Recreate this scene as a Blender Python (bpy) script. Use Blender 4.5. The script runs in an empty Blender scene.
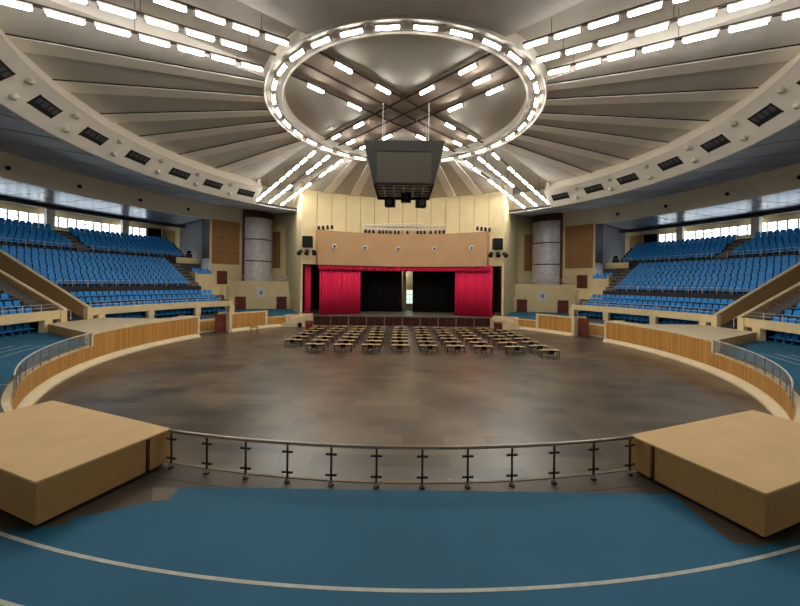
import bpy, bmesh, math, random
from math import sin, cos, pi, radians as R, sqrt, atan2, degrees
random.seed(7)

# ---------------------------------------------------------------- camera, world, exposure
scene = bpy.context.scene
col = scene.collection
FPX, PCX, PCY, ROLL = 342.2, 401.1, 283.27, 0.0116
CAMX, CAMY, CAMZ = -0.16, -34.38, 6.86
cd = bpy.data.cameras.new('camera'); cam = bpy.data.objects.new('camera', cd); col.objects.link(cam)
cd.sensor_width = 36.0; cd.lens = FPX/800*36.0
cd.shift_x = -(PCX-400)/800; cd.shift_y = (PCY-303)/800
cd.clip_start = 0.05; cd.clip_end = 500
cam.location = (CAMX, CAMY, CAMZ)
cam.rotation_mode = 'QUATERNION'
from mathutils import Matrix, Vector
cam.rotation_quaternion = (Matrix.Rotation(R(90), 3, 'X') @ Matrix.Rotation(ROLL, 3, 'Z')).to_quaternion()
scene.camera = cam
w = bpy.data.worlds.new('sky'); scene.world = w; w.use_nodes = True
bg = w.node_tree.nodes['Background']; bg.inputs[0].default_value = (0.86, 0.94, 1.0, 1); bg.inputs[1].default_value = 4.4
scene.view_settings.view_transform = 'Standard'; scene.view_settings.look = 'None'
scene.view_settings.gamma = 1; scene.view_settings.use_curve_mapping = False
scene.view_settings.exposure = 0.44
scene.cycles.use_adaptive_sampling = False
scene.cycles.denoising_prefilter = 'ACCURATE'
LAMP = 36.0          # radiance of the tube lamps

# ---------------------------------------------------------------- materials
def lin(c):
    return tuple((v/255/12.92 if v/255 <= .04045 else ((v/255+.055)/1.055)**2.4) for v in c)
MATS = {}
def mat(name, rgb, rough=.6, var=.10, scale=1.5, metal=0., bump=0., spec=.4, rnd=0., detail=4):
    m = bpy.data.materials.new(name); m.use_nodes = True; MATS[name] = m
    nt = m.node_tree; b = nt.nodes['Principled BSDF']
    b.inputs['Roughness'].default_value = rough; b.inputs['Metallic'].default_value = metal
    b.inputs['Specular IOR Level'].default_value = spec
    c = lin(rgb)
    tc = nt.nodes.new('ShaderNodeTexCoord'); nz = nt.nodes.new('ShaderNodeTexNoise')
    nz.inputs['Scale'].default_value = scale; nz.inputs['Detail'].default_value = detail
    nt.links.new(tc.outputs['Object'], nz.inputs['Vector'])
    rp = nt.nodes.new('ShaderNodeMapRange')
    rp.inputs[1].default_value = .3; rp.inputs[2].default_value = .7
    rp.inputs[3].default_value = 1-var; rp.inputs[4].default_value = 1+var
    nt.links.new(nz.outputs['Fac'], rp.inputs[0])
    src = rp.outputs[0]
    if rnd:
        oi = nt.nodes.new('ShaderNodeObjectInfo'); mr = nt.nodes.new('ShaderNodeMapRange')
        mr.inputs[3].default_value = 1-rnd; mr.inputs[4].default_value = 1+rnd
        nt.links.new(oi.outputs['Random'], mr.inputs[0])
        mm = nt.nodes.new('ShaderNodeMath'); mm.operation = 'MULTIPLY'
        nt.links.new(src, mm.inputs[0]); nt.links.new(mr.outputs[0], mm.inputs[1]); src = mm.outputs[0]
    vm = nt.nodes.new('ShaderNodeVectorMath'); vm.operation = 'SCALE'
    vm.inputs[0].default_value = c; nt.links.new(src, vm.inputs['Scale'])
    nt.links.new(vm.outputs[0], b.inputs['Base Color'])
    if bump:
        bp = nt.nodes.new('ShaderNodeBump'); bp.inputs['Strength'].default_value = bump
        nt.links.new(nz.outputs['Fac'], bp.inputs['Height']); nt.links.new(bp.outputs[0], b.inputs['Normal'])
    return m
def emis(name, rgb, s):
    m = bpy.data.materials.new(name); m.use_nodes = True; nt = m.node_tree
    nt.nodes.remove(nt.nodes['Principled BSDF']); e = nt.nodes.new('ShaderNodeEmission')
    e.inputs[0].default_value = (*lin(rgb), 1); e.inputs[1].default_value = s
    nt.links.new(e.outputs[0], nt.nodes['Material Output'].inputs[0]); MATS[name] = m; return m
def glassy(name, rgb, gloss=.1, haze=0.):
    m = bpy.data.materials.new(name); m.use_nodes = True; nt = m.node_tree
    nt.nodes.remove(nt.nodes['Principled BSDF'])
    t = nt.nodes.new('ShaderNodeBsdfTransparent'); t.inputs[0].default_value = (*lin(rgb), 1)
    g = nt.nodes.new('ShaderNodeBsdfGlossy'); g.inputs[1].default_value = .12
    mx = nt.nodes.new('ShaderNodeMixShader'); mx.inputs[0].default_value = gloss
    nt.links.new(t.outputs[0], mx.inputs[1]); nt.links.new(g.outputs[0], mx.inputs[2])
    out = mx
    if haze:
        d = nt.nodes.new('ShaderNodeBsdfDiffuse'); d.inputs[0].default_value = (.75, .78, .78, 1)
        m2 = nt.nodes.new('ShaderNodeMixShader'); m2.inputs[0].default_value = haze
        nt.links.new(mx.outputs[0], m2.inputs[1]); nt.links.new(d.outputs[0], m2.inputs[2]); out = m2
    nt.links.new(out.outputs[0], nt.nodes['Material Output'].inputs[0]); MATS[name] = m; return m

mat('cream', (228, 209, 162), .6, .05, .6)
mat('cream_trim', (226, 208, 170), .55, .05, .8)
mat('white_paint', (214, 207, 194), .55, .04, .7)
mat('lip_paint', (224, 216, 200), .55, .04, .7)
mat('band_beige', (236, 226, 208), .6, .05, .6)
mat('ceil_grey', (198, 192, 182), .7, .06, .5, rnd=.05)
mat('ceil_rib', (238, 231, 218), .65, .05, .5)
mat('gap_dark', (44, 38, 34), .8, .1, 2)
mat('soffit', (184, 188, 192), .55, .06, .4, rnd=.05)
mat('stand_ceiling', (150, 158, 172), .28, .06, .5, rnd=.05)
mat('beam_dark', (62, 60, 66), .6, .08, 1)
mat('inner_disc', (188, 182, 170), .7, .05, .3)
mat('strip_brown', (174, 158, 140), .7, .05, .4)
mat('trough', (164, 156, 144), .7, .06, .4)
mat('track_metal', (58, 42, 36), .5, .1, 3)
mat('pelmet', (188, 150, 108), .65, .05, .5)
mat('curtain_red', (230, 38, 90), .8, .10, 3, rnd=.04)
mat('drape_black', (13, 13, 14), .9, .1, 3)
mat('maroon', (104, 46, 36), .5, .15, 3)
mat('post_pink', (176, 128, 112), .5, .1, 3)
mat('maroon_dark', (60, 26, 22), .5, .15, 3)
mat('wood_panel_brown', (160, 116, 70), .6, .08, 2, rnd=.05)
mat('shaft_brown', (118, 84, 78), .45, .1, 2)
mat('purple_brown', (70, 48, 46), .5, .1, 2)
mat('steel', (150, 142, 136), .32, .1, 4, metal=.85)
mat('rail_steel', (170, 158, 148), .3, .06, 4, metal=.8)
mat('steel_dark', (70, 60, 54), .4, .1, 4, metal=.7)
mat('rail_white', (205, 200, 190), .4, .05, 2)
mat('clad_grey', (212, 209, 214), .42, .14, 1.2, metal=.1, rnd=.05)
mat('concrete', (120, 112, 104), .8, .12, 1.2)
mat('stair_dark', (98, 92, 88), .8, .12, 1.2)
mat('deck_dark', (58, 56, 60), .8, .12, 1.5)
mat('parapet_brown', (190, 156, 104), .6, .06, 1)
mat('seat_blue', (32, 144, 222), .42, .08, 2.5, rnd=.10)
mat('seat_navy', (20, 70, 134), .5, .12, 2.5)
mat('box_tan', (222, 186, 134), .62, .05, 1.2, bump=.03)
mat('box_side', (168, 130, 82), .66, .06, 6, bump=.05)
mat('plinth', (46, 28, 20), .6, .1, 3)
mat('platform_floor', (84, 74, 62), .45, .14, .8)
mat('line_white', (196, 200, 190), .6, .12, 5)
mat('screen_grey', (98, 93, 83), .7, .05, 1)
mat('frame_grey', (76, 76, 72), .55, .08, 1)
mat('black', (9, 9, 10), .75, .1, 4)
mat('chair_black', (18, 18, 20), .6, .1, 4)
mat('desk_wood', (206, 174, 132), .5, .08, 3)
mat('desk_leg', (92, 84, 78), .5, .08, 3, metal=.4)
mat('grey_wall', (150, 150, 154), .7, .05, .6)
mat('yellow_wood', (178, 146, 84), .6, .08, 2)
mat('poster', (226, 224, 226), .5, .03, 4)
mat('emblem', (150, 146, 164), .5, .1, 9)
mat('truss_silver', (236, 230, 220), .45, .05, 4)
mat('stage_floor', (116, 106, 92), .4, .1, 1)
mat('tan_patch', (116, 104, 86), .6, .1, 2)
mat('lamp_body', (205, 200, 192), .5, .03, 3)
mat('lamp_bracket', (196, 188, 178), .5, .05, 3)
mat('dome_lamp', (196, 188, 172), .4, .04, 3)
mat('louvre_black', (18, 17, 18), .5, .1, 6)
mat('louvre_grey', (92, 88, 92), .35, .2, 6, metal=.5)
emis('tube_glow', (255, 250, 242), LAMP)
emis('lit_pane', (214, 236, 224), 1.0)
emis('down_glow', (255, 250, 240), 14)
glassy('glass_clear', (252, 254, 254), .025)
glassy('glass_hazy', (240, 244, 245), .08, .10)
glassy('glass_window', (248, 252, 255), .04)

def wood_planks():
    m = bpy.data.materials.new('wood_planks'); m.use_nodes = True; nt = m.node_tree; b = nt.nodes['Principled BSDF']
    b.inputs['Roughness'].default_value = .45
    tc = nt.nodes.new('ShaderNodeTexCoord'); sp = nt.nodes.new('ShaderNodeSeparateXYZ'); nt.links.new(tc.outputs['Object'], sp.inputs[0])
    oi = nt.nodes.new('ShaderNodeObjectInfo')
    mu = nt.nodes.new('ShaderNodeMath'); mu.operation = 'MULTIPLY_ADD'; mu.inputs[1].default_value = 8.0
    m9 = nt.nodes.new('ShaderNodeMath'); m9.operation = 'MULTIPLY'; m9.inputs[1].default_value = 97.0
    nt.links.new(oi.outputs['Random'], m9.inputs[0])
    nt.links.new(sp.outputs['Y'], mu.inputs[0]); nt.links.new(m9.outputs[0], mu.inputs[2])
    fl = nt.nodes.new('ShaderNodeMath'); fl.operation = 'FLOOR'; nt.links.new(mu.outputs[0], fl.inputs[0])
    fr = nt.nodes.new('ShaderNodeMath'); fr.operation = 'FRACT'; nt.links.new(mu.outputs[0], fr.inputs[0])
    wn = nt.nodes.new('ShaderNodeTexWhiteNoise'); wn.noise_dimensions = '1D'; nt.links.new(fl.outputs[0], wn.inputs['W'])
    nz = nt.nodes.new('ShaderNodeTexNoise'); nz.inputs['Scale'].default_value = 3; mp = nt.nodes.new('ShaderNodeMapping')
    mp.inputs['Scale'].default_value = (1, 6, .6); nt.links.new(tc.outputs['Object'], mp.inputs[0]); nt.links.new(mp.outputs[0], nz.inputs['Vector'])
    ad = nt.nodes.new('ShaderNodeMath'); ad.operation = 'ADD'; nt.links.new(wn.outputs[0], ad.inputs[0]); nt.links.new(nz.outputs['Fac'], ad.inputs[1])
    rp = nt.nodes.new('ShaderNodeValToRGB')
    rp.color_ramp.elements[0].position = .25; rp.color_ramp.elements[0].color = (*lin((178, 124, 54)), 1)
    rp.color_ramp.elements[1].position = .9; rp.color_ramp.elements[1].color = (*lin((212, 160, 86)), 1)
    hf = nt.nodes.new('ShaderNodeMath'); hf.operation = 'MULTIPLY'; hf.inputs[1].default_value = .62
    nt.links.new(ad.outputs[0], hf.inputs[0]); nt.links.new(hf.outputs[0], rp.inputs[0])
    lt = nt.nodes.new('ShaderNodeMath'); lt.operation = 'LESS_THAN'; lt.inputs[1].default_value = .06; nt.links.new(fr.outputs[0], lt.inputs[0])
    mx = nt.nodes.new('ShaderNodeMix'); mx.data_type = 'RGBA'
    nt.links.new(lt.outputs[0], mx.inputs['Factor']); nt.links.new(rp.outputs[0], mx.inputs[6]); mx.inputs[7].default_value = (*lin((158, 106, 48)), 1)
    nt.links.new(mx.outputs[2], b.inputs['Base Color']); MATS['wood_planks'] = m
wood_planks()

def arena_floor_mat():
    m = bpy.data.materials.new('arena_floor'); m.use_nodes = True; nt = m.node_tree; b = nt.nodes['Principled BSDF']
    L = nt.links.new
    tc = nt.nodes.new('ShaderNodeTexCoord'); sp = nt.nodes.new('ShaderNodeSeparateXYZ'); L(tc.outputs['Object'], sp.inputs[0])
    def mth(op, a, b=None):
        q = nt.nodes.new('ShaderNodeMath'); q.operation = op
        L(a, q.inputs[0])
        if b is not None:
            if isinstance(b, (int, float)): q.inputs[1].default_value = b
            else: L(b, q.inputs[1])
        return q.outputs[0]
    iy = mth('FLOOR', mth('MULTIPLY', sp.outputs['Y'], 1/.9)); ix = mth('FLOOR', mth('ADD', mth('MULTIPLY', sp.outputs['X'], 1/1.8), mth('MULTIPLY', iy, .5)))
    cb_ = nt.nodes.new('ShaderNodeCombineXYZ'); L(ix, cb_.inputs[0]); L(iy, cb_.inputs[1])
    br = nt.nodes.new('ShaderNodeTexWhiteNoise'); br.noise_dimensions = '2D'; L(cb_.outputs[0], br.inputs['Vector'])
    nz = nt.nodes.new('ShaderNodeTexNoise'); nz.inputs['Scale'].default_value = .22; nz.inputs['Detail'].default_value = 5; L(tc.outputs['Object'], nz.inputs['Vector'])
    n2 = nt.nodes.new('ShaderNodeTexNoise'); n2.inputs['Scale'].default_value = 2.2; n2.inputs['Detail'].default_value = 6
    mp = nt.nodes.new('ShaderNodeMapping'); mp.inputs['Scale'].default_value = (.5, 1.4, 1); L(tc.outputs['Object'], mp.inputs[0]); L(mp.outputs[0], n2.inputs['Vector'])
    a = nt.nodes.new('ShaderNodeMath'); a.operation = 'MULTIPLY_ADD'; a.inputs[1].default_value = .26
    L(br.outputs['Value'], a.inputs[0]); L(nz.outputs['Fac'], a.inputs[2])
    a2 = nt.nodes.new('ShaderNodeMath'); a2.operation = 'MULTIPLY_ADD'; a2.inputs[1].default_value = .22; L(n2.outputs['Fac'], a2.inputs[0]); L(a.outputs[0], a2.inputs[2])
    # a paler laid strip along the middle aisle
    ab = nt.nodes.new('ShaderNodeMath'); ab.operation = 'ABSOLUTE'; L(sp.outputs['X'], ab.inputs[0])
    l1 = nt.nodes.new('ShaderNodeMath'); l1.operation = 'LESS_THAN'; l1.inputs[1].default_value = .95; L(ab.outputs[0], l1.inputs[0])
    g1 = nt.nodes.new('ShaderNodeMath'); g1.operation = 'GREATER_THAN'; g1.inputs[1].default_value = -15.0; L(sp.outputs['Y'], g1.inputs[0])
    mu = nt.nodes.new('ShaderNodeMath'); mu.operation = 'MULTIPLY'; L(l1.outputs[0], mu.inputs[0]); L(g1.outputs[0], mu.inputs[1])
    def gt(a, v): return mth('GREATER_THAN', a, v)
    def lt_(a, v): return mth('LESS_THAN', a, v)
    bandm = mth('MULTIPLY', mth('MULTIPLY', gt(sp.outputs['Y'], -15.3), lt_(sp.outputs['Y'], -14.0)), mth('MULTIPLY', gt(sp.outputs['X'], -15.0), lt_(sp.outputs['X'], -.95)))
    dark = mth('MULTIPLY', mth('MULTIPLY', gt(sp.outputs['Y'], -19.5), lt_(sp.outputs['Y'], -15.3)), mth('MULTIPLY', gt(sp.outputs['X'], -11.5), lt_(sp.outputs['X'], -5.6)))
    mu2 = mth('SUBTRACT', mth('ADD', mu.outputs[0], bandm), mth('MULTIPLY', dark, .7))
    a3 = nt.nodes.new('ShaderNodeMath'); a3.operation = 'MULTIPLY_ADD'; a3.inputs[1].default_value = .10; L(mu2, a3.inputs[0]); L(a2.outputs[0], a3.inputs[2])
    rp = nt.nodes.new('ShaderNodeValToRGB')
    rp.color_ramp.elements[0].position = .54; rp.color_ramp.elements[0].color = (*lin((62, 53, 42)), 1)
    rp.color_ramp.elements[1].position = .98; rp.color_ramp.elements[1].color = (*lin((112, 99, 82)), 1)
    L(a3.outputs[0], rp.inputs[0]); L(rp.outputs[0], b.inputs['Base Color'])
    rr = nt.nodes.new('ShaderNodeMapRange'); rr.inputs[1].default_value = .3; rr.inputs[2].default_value = .7; rr.inputs[3].default_value = .31; rr.inputs[4].default_value = .38
    L(n2.outputs['Fac'], rr.inputs[0]); L(rr.outputs[0], b.inputs['Roughness']); b.inputs['Specular IOR Level'].default_value = .95
    MATS['arena_floor'] = m
arena_floor_mat()
mat('track_blue', (32, 100, 132), .7, .10, .35, bump=.02, detail=8)

# ---------------------------------------------------------------- mesh helpers
class MB:
    def __init__(s): s.v = []; s.f = []
    def add(s, vs, fs):
        o = len(s.v); s.v += [tuple(p) for p in vs]; s.f += [tuple(i+o for i in q) for q in fs]; return s
    def box(s, x0, x1, y0, y1, z0, z1):
        return s.add([(x0,y0,z0),(x1,y0,z0),(x1,y1,z0),(x0,y1,z0),(x0,y0,z1),(x1,y0,z1),(x1,y1,z1),(x0,y1,z1)],
                     [(0,3,2,1),(4,5,6,7),(0,1,5,4),(1,2,6,5),(2,3,7,6),(3,0,4,7)])
    def obox(s, c, ang, sx, sy, z0, z1):          # box turned by ang (rad) about z, centre c
        ca, sa = cos(ang), sin(ang); vs = []
        for z in (z0, z1):
            for a, b in ((-1,-1),(1,-1),(1,1),(-1,1)):
                x, y = a*sx/2, b*sy/2; vs.append((c[0]+x*ca-y*sa, c[1]+x*sa+y*ca, z))
        return s.add(vs, [(0,3,2,1),(4,5,6,7),(0,1,5,4),(1,2,6,5),(2,3,7,6),(3,0,4,7)])
    def seg(s, a, b, wd, z0, z1, off=0.):         # wall along a->b in plan
        d = Vector((b[0]-a[0], b[1]-a[1])); n = Vector((-d.y, d.x)).normalized()
        c = ((a[0]+b[0])/2+n.x*off, (a[1]+b[1])/2+n.y*off)
        return s.obox(c, atan2(d.y, d.x), d.length, wd, z0, z1)
    def prism(s, poly, z0, z1):
        n = len(poly); vs = [(x, y, z0) for x, y in poly]+[(x, y, z1) for x, y in poly]
        return s.add(vs, [tuple(range(n))[::-1], tuple(range(n, 2*n))]+[(i, (i+1) % n, n+(i+1) % n, n+i) for i in range(n)])
    def quadprism(s, pts, d):                      # a planar polygon given in 3d, thickened by vector d
        n = len(pts); vs = list(pts)+[(p[0]+d[0], p[1]+d[1], p[2]+d[2]) for p in pts]
        return s.add(vs, [tuple(range(n))[::-1], tuple(range(n, 2*n))]+[(i, (i+1) % n, n+(i+1) % n, n+i) for i in range(n)])
    def rev(s, prof, t0, t1, n=None):              # closed (r,z) profile swept about z from t0 to t1 degrees
        full = abs(t1-t0) >= 359.99
        if n is None: n = max(1, int(abs(t1-t0)/2.0+.5))
        k = len(prof); vs = []; fs = []
        m = n if full else n+1
        for i in range(m):
            t = R(t0+(t1-t0)*i/n); ct, st = cos(t), sin(t)
            vs += [(r*ct, r*st, z) for r, z in prof]
        for i in range(n):
            a = i*k; b = ((i+1) % m)*k
            for j in range(k): fs.append((a+j, a+(j+1) % k, b+(j+1) % k, b+j))
        if not full: fs += [tuple(range(k)), tuple(range((m-1)*k, m*k))[::-1]]
        return s.add(vs, fs)
    def tube(s, pts, r, n=6, closed=False):
        pts = [Vector(p) for p in pts]; k = len(pts); vs = []; fs = []
        for i, p in enumerate(pts):
            d = (pts[(i+1) % k]-pts[i-1]) if (closed or 0 < i < k-1) else (pts[1]-pts[0] if i == 0 else pts[-1]-pts[-2])
            d.normalize(); a = d.orthogonal() if abs(d.z) > .95 else Vector((0, 0, 1)).cross(d)
            a.normalize(); b = d.cross(a)
            vs += [p+r*(cos(2*pi*j/n)*a+sin(2*pi*j/n)*b) for j in range(n)]
        for i in range(k if closed else k-1):
            a = i*n; b = ((i+1) % k)*n
            for j in range(n): fs.append((a+j, a+(j+1) % n, b+(j+1) % n, b+j))
        if not closed: fs += [tuple(range(n))[::-1], tuple(range((k-1)*n, k*n))]
        return s.add(vs, fs)
    def cyl(s, p0, p1, r0, r1=None, n=12):
        r1 = r0 if r1 is None else r1; p0, p1 = Vector(p0), Vector(p1); d = (p1-p0).normalized(); a = d.orthogonal().normalized(); b = d.cross(a)
        vs = [p0+r0*(cos(2*pi*j/n)*a+sin(2*pi*j/n)*b) for j in range(n)]+[p1+r1*(cos(2*pi*j/n)*a+sin(2*pi*j/n)*b) for j in range(n)]
        return s.add(vs, [tuple(range(n))[::-1], tuple(range(n, 2*n))]+[(j, (j+1) % n, n+(j+1) % n, n+j) for j in range(n)])
    def dome(s, c, r, nrm, flat=.6, n=12, k=4):
        c = Vector(c); d = Vector(nrm).normalized(); a = d.orthogonal().normalized(); b = d.cross(a); vs = []; fs = []
        for i in range(k):
            ph = pi/2*i/k
            vs += [c+r*cos(ph)*(cos(2*pi*j/n)*a+sin(2*pi*j/n)*b)+d*r*flat*sin(ph) for j in range(n)]
        vs.append(c+d*r*flat)
        for i in range(k-1):
            for j in range(n): fs.append((i*n+j, i*n+(j+1) % n, (i+1)*n+(j+1) % n, (i+1)*n+j))
        for j in range(n): fs.append(((k-1)*n+j, (k-1)*n+(j+1) % n, k*n))
        fs.append(tuple(range(n))[::-1])
        return s.add(vs, fs)
    def mesh(s, name, m, smooth=False, bevel=0.):
        me = bpy.data.meshes.new(name); bm = bmesh.new()
        bv = [bm.verts.new(p) for p in s.v]
        for q in s.f:
            try: bm.faces.new([bv[i] for i in q])
            except ValueError: pass
        bmesh.ops.recalc_face_normals(bm, faces=bm.faces)
        if bevel: bmesh.ops.bevel(bm, geom=list(bm.edges), offset=bevel, segments=2, affect='EDGES', profile=.5)
        bm.to_mesh(me); bm.free(); me.materials.append(MATS[m])
        if smooth:
            for p in me.polygons: p.use_smooth = True
        return me
    def obj(s, name, m, parent=None, smooth=False, bevel=0.):
        return link(name, s.mesh(name, m, smooth, bevel), parent)
def link(name, me, parent=None, loc=None, rz=None):
    o = bpy.data.objects.new(name, me); col.objects.link(o); o.parent = parent
    if loc is not None: o.location = loc
    if rz is not None: o.rotation_euler.z = rz
    return o
def empty(name, loc=(0,0,0), rz=0.):
    o = bpy.data.objects.new(name, None); col.objects.link(o); o.location = loc; o.rotation_euler.z = rz; o.empty_display_size = .2; return o
def tag(o, label, cat, group=None):
    o['label'] = label; o['category'] = cat
    if group: o['group'] = group
    return o
def struct(o, label=None):
    o['kind'] = 'structure'
    if label: o['label'] = label
    return o
ONES = ['zeroth','first','second','third','fourth','fifth','sixth','seventh','eighth','ninth','tenth','eleventh','twelfth','thirteenth','fourteenth','fifteenth','sixteenth','seventeenth','eighteenth','nineteenth']
TENS = {2:('twenty','twentieth'),3:('thirty','thirtieth'),4:('forty','fortieth'),5:('fifty','fiftieth')}
def nth(i):
    return ONES[i] if i < 20 else (TENS[i//10][1] if i % 10 == 0 else TENS[i//10][0]+'-'+ONES[i % 10])
def TH(side, az): return az if side > 0 else 180-az
def P2(side, az, r): return (side*r*cos(R(az)), r*sin(R(az)))
def P3(side, az, r, z): return (side*r*cos(R(az)), r*sin(R(az)), z)
def rng(side, a0, a1): return tuple(sorted((TH(side, a0), TH(side, a1))))
SIDES = ((-1, 'left'), (1, 'right'))
def atz(x, y, z):                                  # a measured floor point of the photograph as plan coordinates
    u, v = x-PCX, y-PCY; c, s_ = cos(ROLL), sin(ROLL)
    uu, vv = u*c+v*s_, -u*s_+v*c; t = -(z-CAMZ)*FPX/vv
    return (CAMX+uu*t/FPX, CAMY+t)

# ================================================================ ARENA FLOOR, KERB, WALLS
FR = 25.5; WR = 25.9; BL = 1.77; TOPW = 2.56
m = MB(); n = 128
m.prism([(26.2*cos(2*pi*i/n), 26.2*sin(2*pi*i/n)) for i in range(n)], -.3, 0)
for sd in (-1, 1): m.rev([(25.9, -.3), (25.9, 0), (29, 0), (29, -.3)], *rng(sd, 16.0, 27.6), 8)
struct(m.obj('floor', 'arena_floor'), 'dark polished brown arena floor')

# kerb ledge and wall, per side and for the stretch under the front railing
def kerb(t0, t1, name):
    k = MB().rev([(FR, -.05), (FR, .13), (FR+.12, .17), (WR+.06, .46), (WR+.3, .46), (WR+.3, -.05)], t0, t1).obj(name, 'cream_trim')
    return struct(k, 'cream sloping kerb at the foot of the arena wall')
kerb(180+15.5, 360-15.5, 'trim_1')
PW = 2.7                                           # degrees covered by one timber panel
def arena_wall(name, t0, t1, top, high):
    tw = top if high else 1.59
    wl = MB().rev([(WR+.03, 0), (WR+.03, tw), (WR+.34, tw), (WR+.34, 0)], t0, t1).obj(name, 'cream_trim'); struct(wl, 'cream arena wall faced with vertical timber')
    ct = top if high else 1.60
    if name != 'wall_front':
        MB().rev([(WR-.05, ct-.16 if high else ct-.12), (WR-.05, ct+.01), (WR+.36, ct+.01), (WR+.36, ct-.16)], t0, t1).obj('wall_cap', 'cream_trim', wl)
    k = max(1, round((t1-t0)/PW)); st = (t1-t0)/k; zt = ct-.16 if high else ct-.12
    pm = MB().rev([(WR-.02, .47), (WR-.02, zt), (WR+.05, zt), (WR+.05, .47)], -st/2+.015, st/2-.015, 3).mesh('wood_panel', 'wood_planks')
    for i in range(k):
        link('wood_panel', pm, wl, rz=R(t0+st*(i+.5)))
    return wl
arena_wall('wall_front', 180+15.5, 360-15.5, BL, False)
for sd, nm in SIDES:
    t = rng(sd, -15.5, 16.6); kerb(*t, 'trim_2' if sd < 0 else 'trim_3')
    wl = arena_wall('wall_arena_'+nm, *t, TOPW, True)
    for az in (-15.5, 16.5):                       # cream end posts
        c = P2(sd, az, WR+.14); MB().obox(c, R(TH(sd, az)), .46, .26, 0 if az > 0 else BL-.25, TOPW+.015).obj('end_post', 'cream_trim', wl)
    t = rng(sd, 27.0, 39.2); kerb(*rng(sd, 27.0, 55), 'trim_4' if sd < 0 else 'trim_5')
    wl2 = arena_wall('wall_inner_'+nm, *t, TOPW, True)
    for az in (26.9, 39.2):
        c = P2(sd, az, WR+.2); MB().obox(c, R(TH(sd, az)), .6 if az < 30 else .46, .4, 0, TOPW+.015).obj('end_post', 'cream_trim', wl2)
    wl3 = arena_wall('wall_low_'+nm, *rng(sd, 39.3, 46.0), BL, False)
    wl4 = MB().rev([(WR, 0), (WR, BL), (WR+.35, BL), (WR+.35, 0)], *rng(sd, 46, 56)).obj('wall_steps_'+nm, 'cream_trim'); struct(wl4)
    # recess between the two walls: timber back, side cheeks, door leaf
    t = rng(sd, 15.9, 27.6)
    rc = MB().rev([(28.6, 0), (28.6, BL-.01), (28.9, BL-.01), (28.9, 0)], *t)
    for az in (16.2, 27.3):
        a, b = P2(sd, az, WR+.2), P2(sd, az, 28.7); rc.seg(a, b, .3, 0, TOPW)
    rc = rc.obj('wall_recess_'+nm, 'cream_trim'); struct(rc)
    for i in range(4):
        az = 17.6+2.5*i
        MB().rev([(28.52, .3), (28.52, 1.5), (28.62, 1.5), (28.62, .3)], -1.2, 1.2, 2).obj('wood_panel', 'wood_planks', rc).rotation_euler.z = R(TH(sd, az))
    d = empty('door_'+('1' if sd < 0 else '2')); struct(d, 'dark red double door in the gap of the arena wall')
    for az in (23.95, 25.55):
        c = P2(sd, az, 26.6); MB().obox(c, R(TH(sd, az)), .09, .72, .02, 2.45).obj('door_leaf', 'maroon', d)
        c = P2(sd, az+(.5 if az < 24 else -.5), 26.52); MB().obox(c, R(TH(sd, az)), .06, .06, 1.0, 1.3).obj('door_handle', 'steel', d)

# ================================================================ BLUE TRACK LEVEL
trk = MB()
trk.rev([(WR+.3, 1.3), (WR+.3, BL-.01), (40, BL-.01), (40, 1.3)], 180-16.2, 360+16.2)
for sd in (-1, 1):
    trk.rev([(28.7, 1.3), (28.7, BL-.01), (40, BL-.01), (40, 1.3)], *rng(sd, 16.2, 27.2))
    trk.rev([(WR+.3, 1.3), (WR+.3, BL-.01), (46, BL-.01), (46, 1.3)], *rng(sd, 27.2, 62))
trk.rev([(25.68, 1.62), (25.68, BL-.005), (WR+.4, BL-.005), (WR+.4, 1.62)], 180+61, 360-61)
floor_track = struct(trk.obj('floor_track', 'platform_floor'), 'dark upper floor around the arena wall')
MB().rev([(25.60, 1.66), (25.60, BL+.01), (25.68, BL+.01), (25.68, 1.66)], 180+61, 360-61).obj('edge_strip', 'tan_patch', floor_track)
# blue carpet: side stretches follow the wall, the middle is cut straight behind the railing
near = [atz(*p, BL) for p in ((176,487),(672,494.2),(731,542),(757,546),(800,538),(900,530))]
near += [(14.5,-24), (20,-33), (0,-38), (-20,-33), (-14.5,-24)]
near += [atz(*p, BL) for p in ((-100,530),(0,531),(62,526),(78,516),(96,514),(152,502),(161,500))]
carpet = MB().prism(near, BL-.01, BL+.006)
carpet.rev([(WR+.34, BL-.01), (WR+.34, BL+.004), (36.9, BL+.004), (36.9, BL-.01)], 180-4, 180+52)
carpet.rev([(WR+.34, BL-.01), (WR+.34, BL+.004), (36.9, BL+.004), (36.9, BL-.01)], 360-52, 364)
for sd in (-1, 1):
    carpet.rev([(28.9, BL-.01), (28.9, BL+.004), (33.9, BL+.004), (33.9, BL-.01)], *rng(sd, 7.0, 27.2))
    carpet.rev([(WR+.35, BL-.01), (WR+.35, BL+.004), (40, BL+.004), (40, BL-.01)], *rng(sd, 39.4, 54))
carpet = struct(carpet.obj('floor_carpet', 'track_blue'), 'blue running track surface')
for r_ in (28.72, 29.7, 30.7, 31.7):
    MB().rev([(r_-.035, BL), (r_-.035, BL+.010), (r_+.035, BL+.010), (r_+.035, BL)], 181+15, 359-15, 150).obj('lane_line', 'line_white', carpet)
for pa, pb in (((20,383.5),(-40,389)), ((787,394.4),(850,400))):
    MB().seg(atz(*pa, BL), atz(*pb, BL), .09, BL, BL+.012).obj('lane_line', 'line_white', carpet)
q = [atz(*p, BL) for p in ((152,488),(180,488),(168,500.5),(152,502))]
struct(MB().prism(q, BL-.005, BL+.012).obj('floor_patch', 'tan_patch'), 'tan patch of bare floor beside the blue carpet')

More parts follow.
